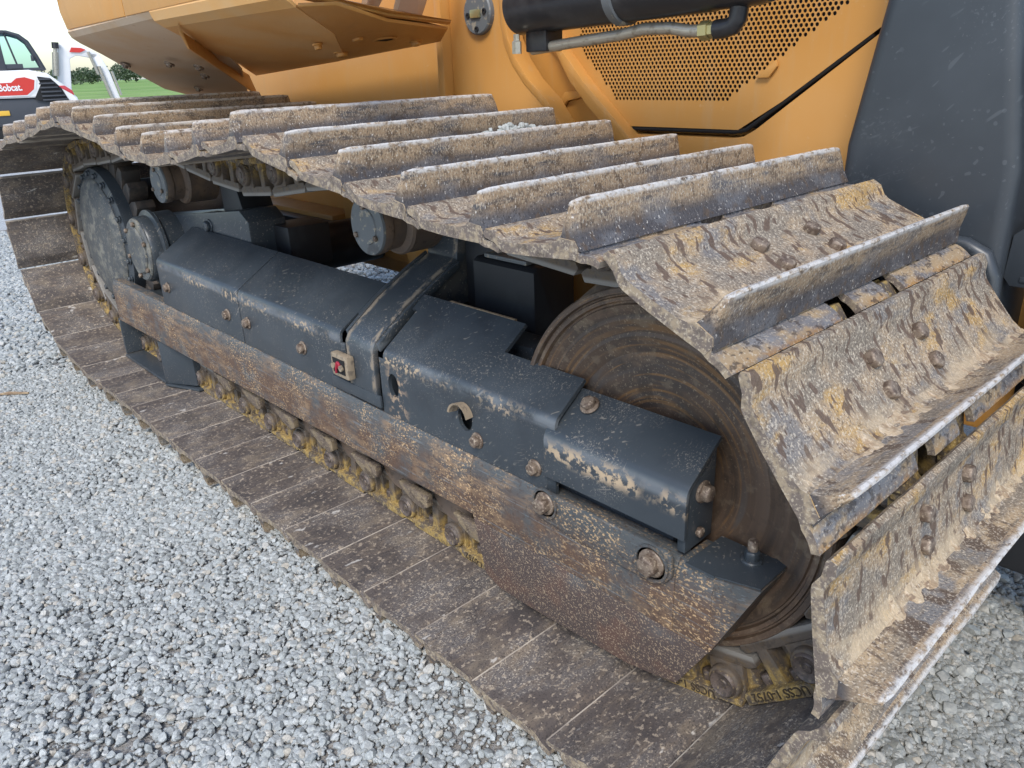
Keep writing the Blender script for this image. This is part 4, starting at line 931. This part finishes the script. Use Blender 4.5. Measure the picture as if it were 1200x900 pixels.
tag(b.build('gravel_bed', M['dirt']), kind='structure')
b = MB(); b.add([(-3000, -3000, -.125), (3000, -3000, -.125), (3000, 3000, -.125), (-3000, 3000, -.125)], [(0, 1, 2, 3)])
tag(b.build('ground', M['lot']), kind='structure')
M['grass'] = mat('grass_field', (.17, .30, .06), [dict(c=(.27, .38, .11), s=(.06, .02, 1), lo=.4, hi=.65, f=.9), dict(c=(.06, .13, .025), s=(.3, .1, 1), lo=.5, hi=.7, f=.8)], rough=.9, bump=[(3, .8, .2)], rnd=False)
# the field is beyond the lot, on the far (left, away) side
lf = Vector((math.cos(math.atan2(fwd.y, fwd.x)), math.sin(math.atan2(fwd.y, fwd.x)), 0)); pr = Vector((-lf.y, lf.x, 0))
b = MB(); q0 = CP + lf * 40; c4p = [q0 - pr * 600, q0 + pr * 600, q0 + lf * 1400 + pr * 1800, q0 + lf * 1400 - pr * 1800]
b.add([(p.x, p.y, -.10) for p in c4p], [(0, 1, 2, 3)]); tag(b.build('grass_field', M['grass']), kind='structure')
# far-off tree belt: leafy clumps
M['leaf'] = mat('far_foliage', (.075, .105, .07), [dict(c=(.11, .15, .09), s=(.4, .4, .4), lo=.45, hi=.6, f=.8)], rough=.9, rnd=False)
b = MB(); rr = random.Random(3)
def leafblob(c, r):
    for _ in range(70):
        d = Vector((rr.gauss(0, 1), rr.gauss(0, 1), rr.gauss(0, 1))).normalized() * r * rr.uniform(.45, 1.0); p = c + d; s_ = r * rr.uniform(.12, .28)
        e = Vector((rr.gauss(0, 1), rr.gauss(0, 1), rr.gauss(0, 1))).normalized(); f = e.orthogonal().normalized()
        b.add([p + e * s_, p + f * s_ * .8, p - e * s_, p - f * s_ * .8], [(0, 1, 2, 3)])
for k in range(90):
    t = rr.uniform(-180, 240); dd = rr.uniform(330, 380); p = CP + lf * dd + pr * (-t)
    h = rr.uniform(3, 6) + 3.5 * max(0, nz(t * .04, 5, 1)) * 2
    for q in range(4): leafblob(Vector((p.x + rr.uniform(-3, 3), p.y + rr.uniform(-3, 3), h * rr.uniform(.3, .8))), h * rr.uniform(.3, .45))
for t, h in ((38, 13), (44, 11), (33, 9), (50, 8), (27, 6)):
    p = CP + lf * 320 + pr * (-t)
    for q in range(9): leafblob(Vector((p.x + rr.uniform(-3, 3), p.y + rr.uniform(-3, 3), h * rr.uniform(.25, .85))), h * rr.uniform(.2, .32))
tag(b.build('distant_tree_belt', M['leaf']), 'distant belt of green trees beyond the grass field', 'trees', kind='stuff')

# ---- loose stones (one stuff object, geometry nodes)
M['stone'] = bpy.data.materials.new('stone'); m = M['stone']; m.use_nodes = True; N = m.node_tree.nodes; L = m.node_tree.links; P = N['Principled BSDF']
oi = N.new('ShaderNodeObjectInfo'); cr = N.new('ShaderNodeValToRGB'); L.new(oi.outputs['Random'], cr.inputs[0])
el = cr.color_ramp.elements; el[0].position = 0; el[0].color = (.30, .315, .31, 1); el[1].position = 1; el[1].color = (.56, .56, .53, 1)
for p_, c_ in ((.25, (.365, .385, .375)), (.6, (.43, .45, .44)), (.86, (.50, .515, .50)), (.94, (.47, .43, .36))):
    e = el.new(p_); e.color = (*c_, 1)
tcn = N.new('ShaderNodeTexCoord'); nn = N.new('ShaderNodeTexNoise'); nn.inputs['Scale'].default_value = 3.0; nn.inputs['Detail'].default_value = 5
L.new(tcn.outputs['Object'], nn.inputs['Vector']); mx = N.new('ShaderNodeMix'); mx.data_type = 'RGBA'; mx.blend_type = 'MULTIPLY'; mx.inputs[0].default_value = .6
rmp = N.new('ShaderNodeValToRGB'); rmp.color_ramp.elements[0].color = (.55, .57, .6, 1); rmp.color_ramp.elements[0].position = .35; rmp.color_ramp.elements[1].color = (1.15, 1.15, 1.13, 1); rmp.color_ramp.elements[1].position = .65
L.new(nn.outputs['Fac'], rmp.inputs[0]); L.new(cr.outputs[0], mx.inputs[6]); L.new(rmp.outputs[0], mx.inputs[7]); L.new(mx.outputs[2], P.inputs['Base Color']); P.inputs['Roughness'].default_value = .85
rocks = bpy.data.collections.new('rocks')
for k in range(8):
    bm = bmesh.new(); bmesh.ops.create_icosphere(bm, subdivisions=2, radius=1)
    rk = random.Random(k + 50); planes = [Vector((rk.gauss(0, 1), rk.gauss(0, 1), rk.gauss(0, 1))).normalized() for _ in range(9)]; off = [rk.uniform(.55, .85) for _ in planes]
    sc = (rk.uniform(.85, 1.25), rk.uniform(.75, 1.0), rk.uniform(.6, .85))
    for v in bm.verts:
        p = v.co.copy()
        for pl_, o_ in zip(planes, off):
            d = p.dot(pl_)
            if d > o_: p -= pl_ * (d - o_)
        v.co = Vector((p.x * sc[0], p.y * sc[1], p.z * sc[2])) * (1 + .05 * nz(p.x * 3, p.y * 3, p.z * 3 + k))
    me = bpy.data.meshes.new('rock'); bm.to_mesh(me); bm.free(); me.materials.append(M['stone'])
    me.polygons.foreach_set('use_smooth', [True] * len(me.polygons)); me.set_sharp_from_angle(angle=R(28))
    rocks.objects.link(bpy.data.objects.new('rock', me))
rng = np.random.default_rng(5)
PT = []
def scatter(n, x0, x1, y0, y1, r0_, r1_, keep, lift=0.):
    xs = rng.uniform(x0, x1, n); ys = rng.uniform(y0, y1, n); rs = rng.uniform(r0_, r1_, n) * rng.choice([.75, 1, 1, 1.25], n)
    for x, y, r_ in zip(xs, ys, rs):
        if keep(x, y): PT.append((x, y, gz(x, y) + r_ * rng.uniform(-.05, .45) + lift, r_))
camxy = np.array([CP.x, CP.y])
def inview(x, y):
    d = Vector((x, y, -.08)) - CP; zf = d.dot(fw)
    if zf < .1: return False
    u = FPX * d.dot(rt) / zf; v = FPX * d.dot(up) / zf
    return abs(u) < 900 and abs(v) < 700
def fines(x, y): return nz(x * 1.9 + y * .6, y * 2.6, 9) + .5 * nz(x * 6, y * 6, 4) < .30 or rng.random() < .55
def out_side(x, y): return y < .30 and inview(x, y) and fines(x, y)
scatter(52000, -1.4, 1.0, -1.6, .30, .005, .0115, out_side)
scatter(78000, -3.4, -1.4, -2.2, .30, .006, .0125, out_side)
scatter(70000, -7.8, -3.4, -2.4, 1.2, .008, .018, lambda x, y: inview(x, y) and fines(x, y))
scatter(60000, -3.0, 1.0, -1.6, .30, .0025, .0045, out_side)
scatter(9000, -5.5, -1.6, 1.2, 3.0, .012, .02, inview)
def stones(name, pts, label):
    me = bpy.data.meshes.new(name); me.from_pydata([p[:3] for p in pts], [], [])
    at = me.attributes.new('rad', 'FLOAT', 'POINT'); at.data.foreach_set('value', [p[3] for p in pts])
    gv = bpy.data.objects.new(name, me); COL.objects.link(gv); tag(gv, label, 'gravel', kind='stuff'); return gv
def stone_nodes(gv, rocks):
  ng = bpy.data.node_groups.new('gravel', 'GeometryNodeTree'); ng.interface.new_socket('Geometry', in_out='INPUT', socket_type='NodeSocketGeometry'); ng.interface.new_socket('Geometry', in_out='OUTPUT', socket_type='NodeSocketGeometry')
  gi = ng.nodes.new('NodeGroupInput'); go = ng.nodes.new('NodeGroupOutput'); ip = ng.nodes.new('GeometryNodeInstanceOnPoints'); ci = ng.nodes.new('GeometryNodeCollectionInfo')
  ci.inputs['Collection'].default_value = rocks; ci.inputs['Separate Children'].default_value = True; ci.inputs['Reset Children'].default_value = True; ip.inputs['Pick Instance'].default_value = True
  rv = ng.nodes.new('FunctionNodeRandomValue'); rv.data_type = 'FLOAT_VECTOR'; rv.inputs[0].default_value = (-.6, -.6, 0); rv.inputs[1].default_value = (.6, .6, 6.28)
  ri = ng.nodes.new('FunctionNodeRandomValue'); ri.data_type = 'INT'; ri.inputs[4].default_value = 0; ri.inputs[5].default_value = 7
  na_ = ng.nodes.new('GeometryNodeInputNamedAttribute'); na_.data_type = 'FLOAT'; na_.inputs[0].default_value = 'rad'
  K = ng.links.new
  mp_ = ng.nodes.new('GeometryNodeMeshToPoints')
  K(gi.outputs[0], mp_.inputs[0]); K(mp_.outputs[0], ip.inputs['Points']); K(ci.outputs[0], ip.inputs['Instance']); K(rv.outputs[0], ip.inputs['Rotation']); K(na_.outputs[0], ip.inputs['Scale'])
  K([s for s in ri.outputs if s.enabled][0], ip.inputs['Instance Index']); K(ip.outputs[0], go.inputs[0])
  md = gv.modifiers.new('gravel', 'NODES'); md.node_group = ng

gv = stones('gravel', PT, 'loose pale grey crushed stone gravel covering the ground'); stone_nodes(gv, rocks)
n_pale = len(PT); PT = []
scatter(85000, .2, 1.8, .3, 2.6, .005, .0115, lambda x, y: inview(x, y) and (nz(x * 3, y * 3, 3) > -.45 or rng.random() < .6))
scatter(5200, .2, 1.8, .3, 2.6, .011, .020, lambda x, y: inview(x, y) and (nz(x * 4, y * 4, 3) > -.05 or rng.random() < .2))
rocks2 = bpy.data.collections.new('dark_rocks')
dm = M['stone'].copy(); dm.name = 'dark_stone'; M['dark_stone'] = dm  # copy of the stone material, colours darkened and roughness lowered below
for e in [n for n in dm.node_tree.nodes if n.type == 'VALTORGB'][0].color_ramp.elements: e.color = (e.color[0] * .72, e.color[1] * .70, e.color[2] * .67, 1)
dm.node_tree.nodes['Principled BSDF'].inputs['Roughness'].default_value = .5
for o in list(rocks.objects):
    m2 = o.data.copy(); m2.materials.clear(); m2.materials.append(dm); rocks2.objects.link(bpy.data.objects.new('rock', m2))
gv = stones('dark_gravel', PT, 'darker coarse gravel on dirt to the right of the track'); stone_nodes(gv, rocks2)
# pale gravel lodged on one of the shoes
b = MB(); rk = random.Random(11); src = [o.data for o in rocks.objects]; shoe_o = LODGE
for k in range(60):
    y = .50 + rk.betavariate(2, 2) * .24; m_ = src[k % 8]; r_ = rk.uniform(.006, .012); q = Matrix.Rotation(rk.uniform(0, 6), 3, 'Z') @ Matrix.Rotation(rk.uniform(0, 6), 3, 'X')
    c = shoe_o @ Vector((.192 + rk.uniform(0, .02), y, .085 + rk.betavariate(1, 2) * .035 * (1 - abs(y - .62) / .14)))
    b.add([c + q @ (v.co * r_) for v in m_.vertices], [tuple(p.vertices) for p in m_.polygons])
tag(b.build('lodged_gravel', M['stone'], smooth=28), 'clump of pale gravel lodged against a track shoe grouser', 'gravel', kind='stuff')

# ---- a dry stalk lying on the stones
b = MB(); b.tube([(-3.14, -.31, gz(-3.1, -.3) + .014), (-3.10, -.26, gz(-3.1, -.3) + .018), (-3.05, -.20, gz(-3.1, -.3) + .014)], [.004, .008, .005], 6)
tag(b.build('dry_stalk', M['mudguard']), 'dry brown stalk lying on the gravel left of the track', 'stalk')
print('objects', len(bpy.data.objects), 'points', n_pale, len(PT), 'shoes', NS + 1, 'sprocket x', SPX)
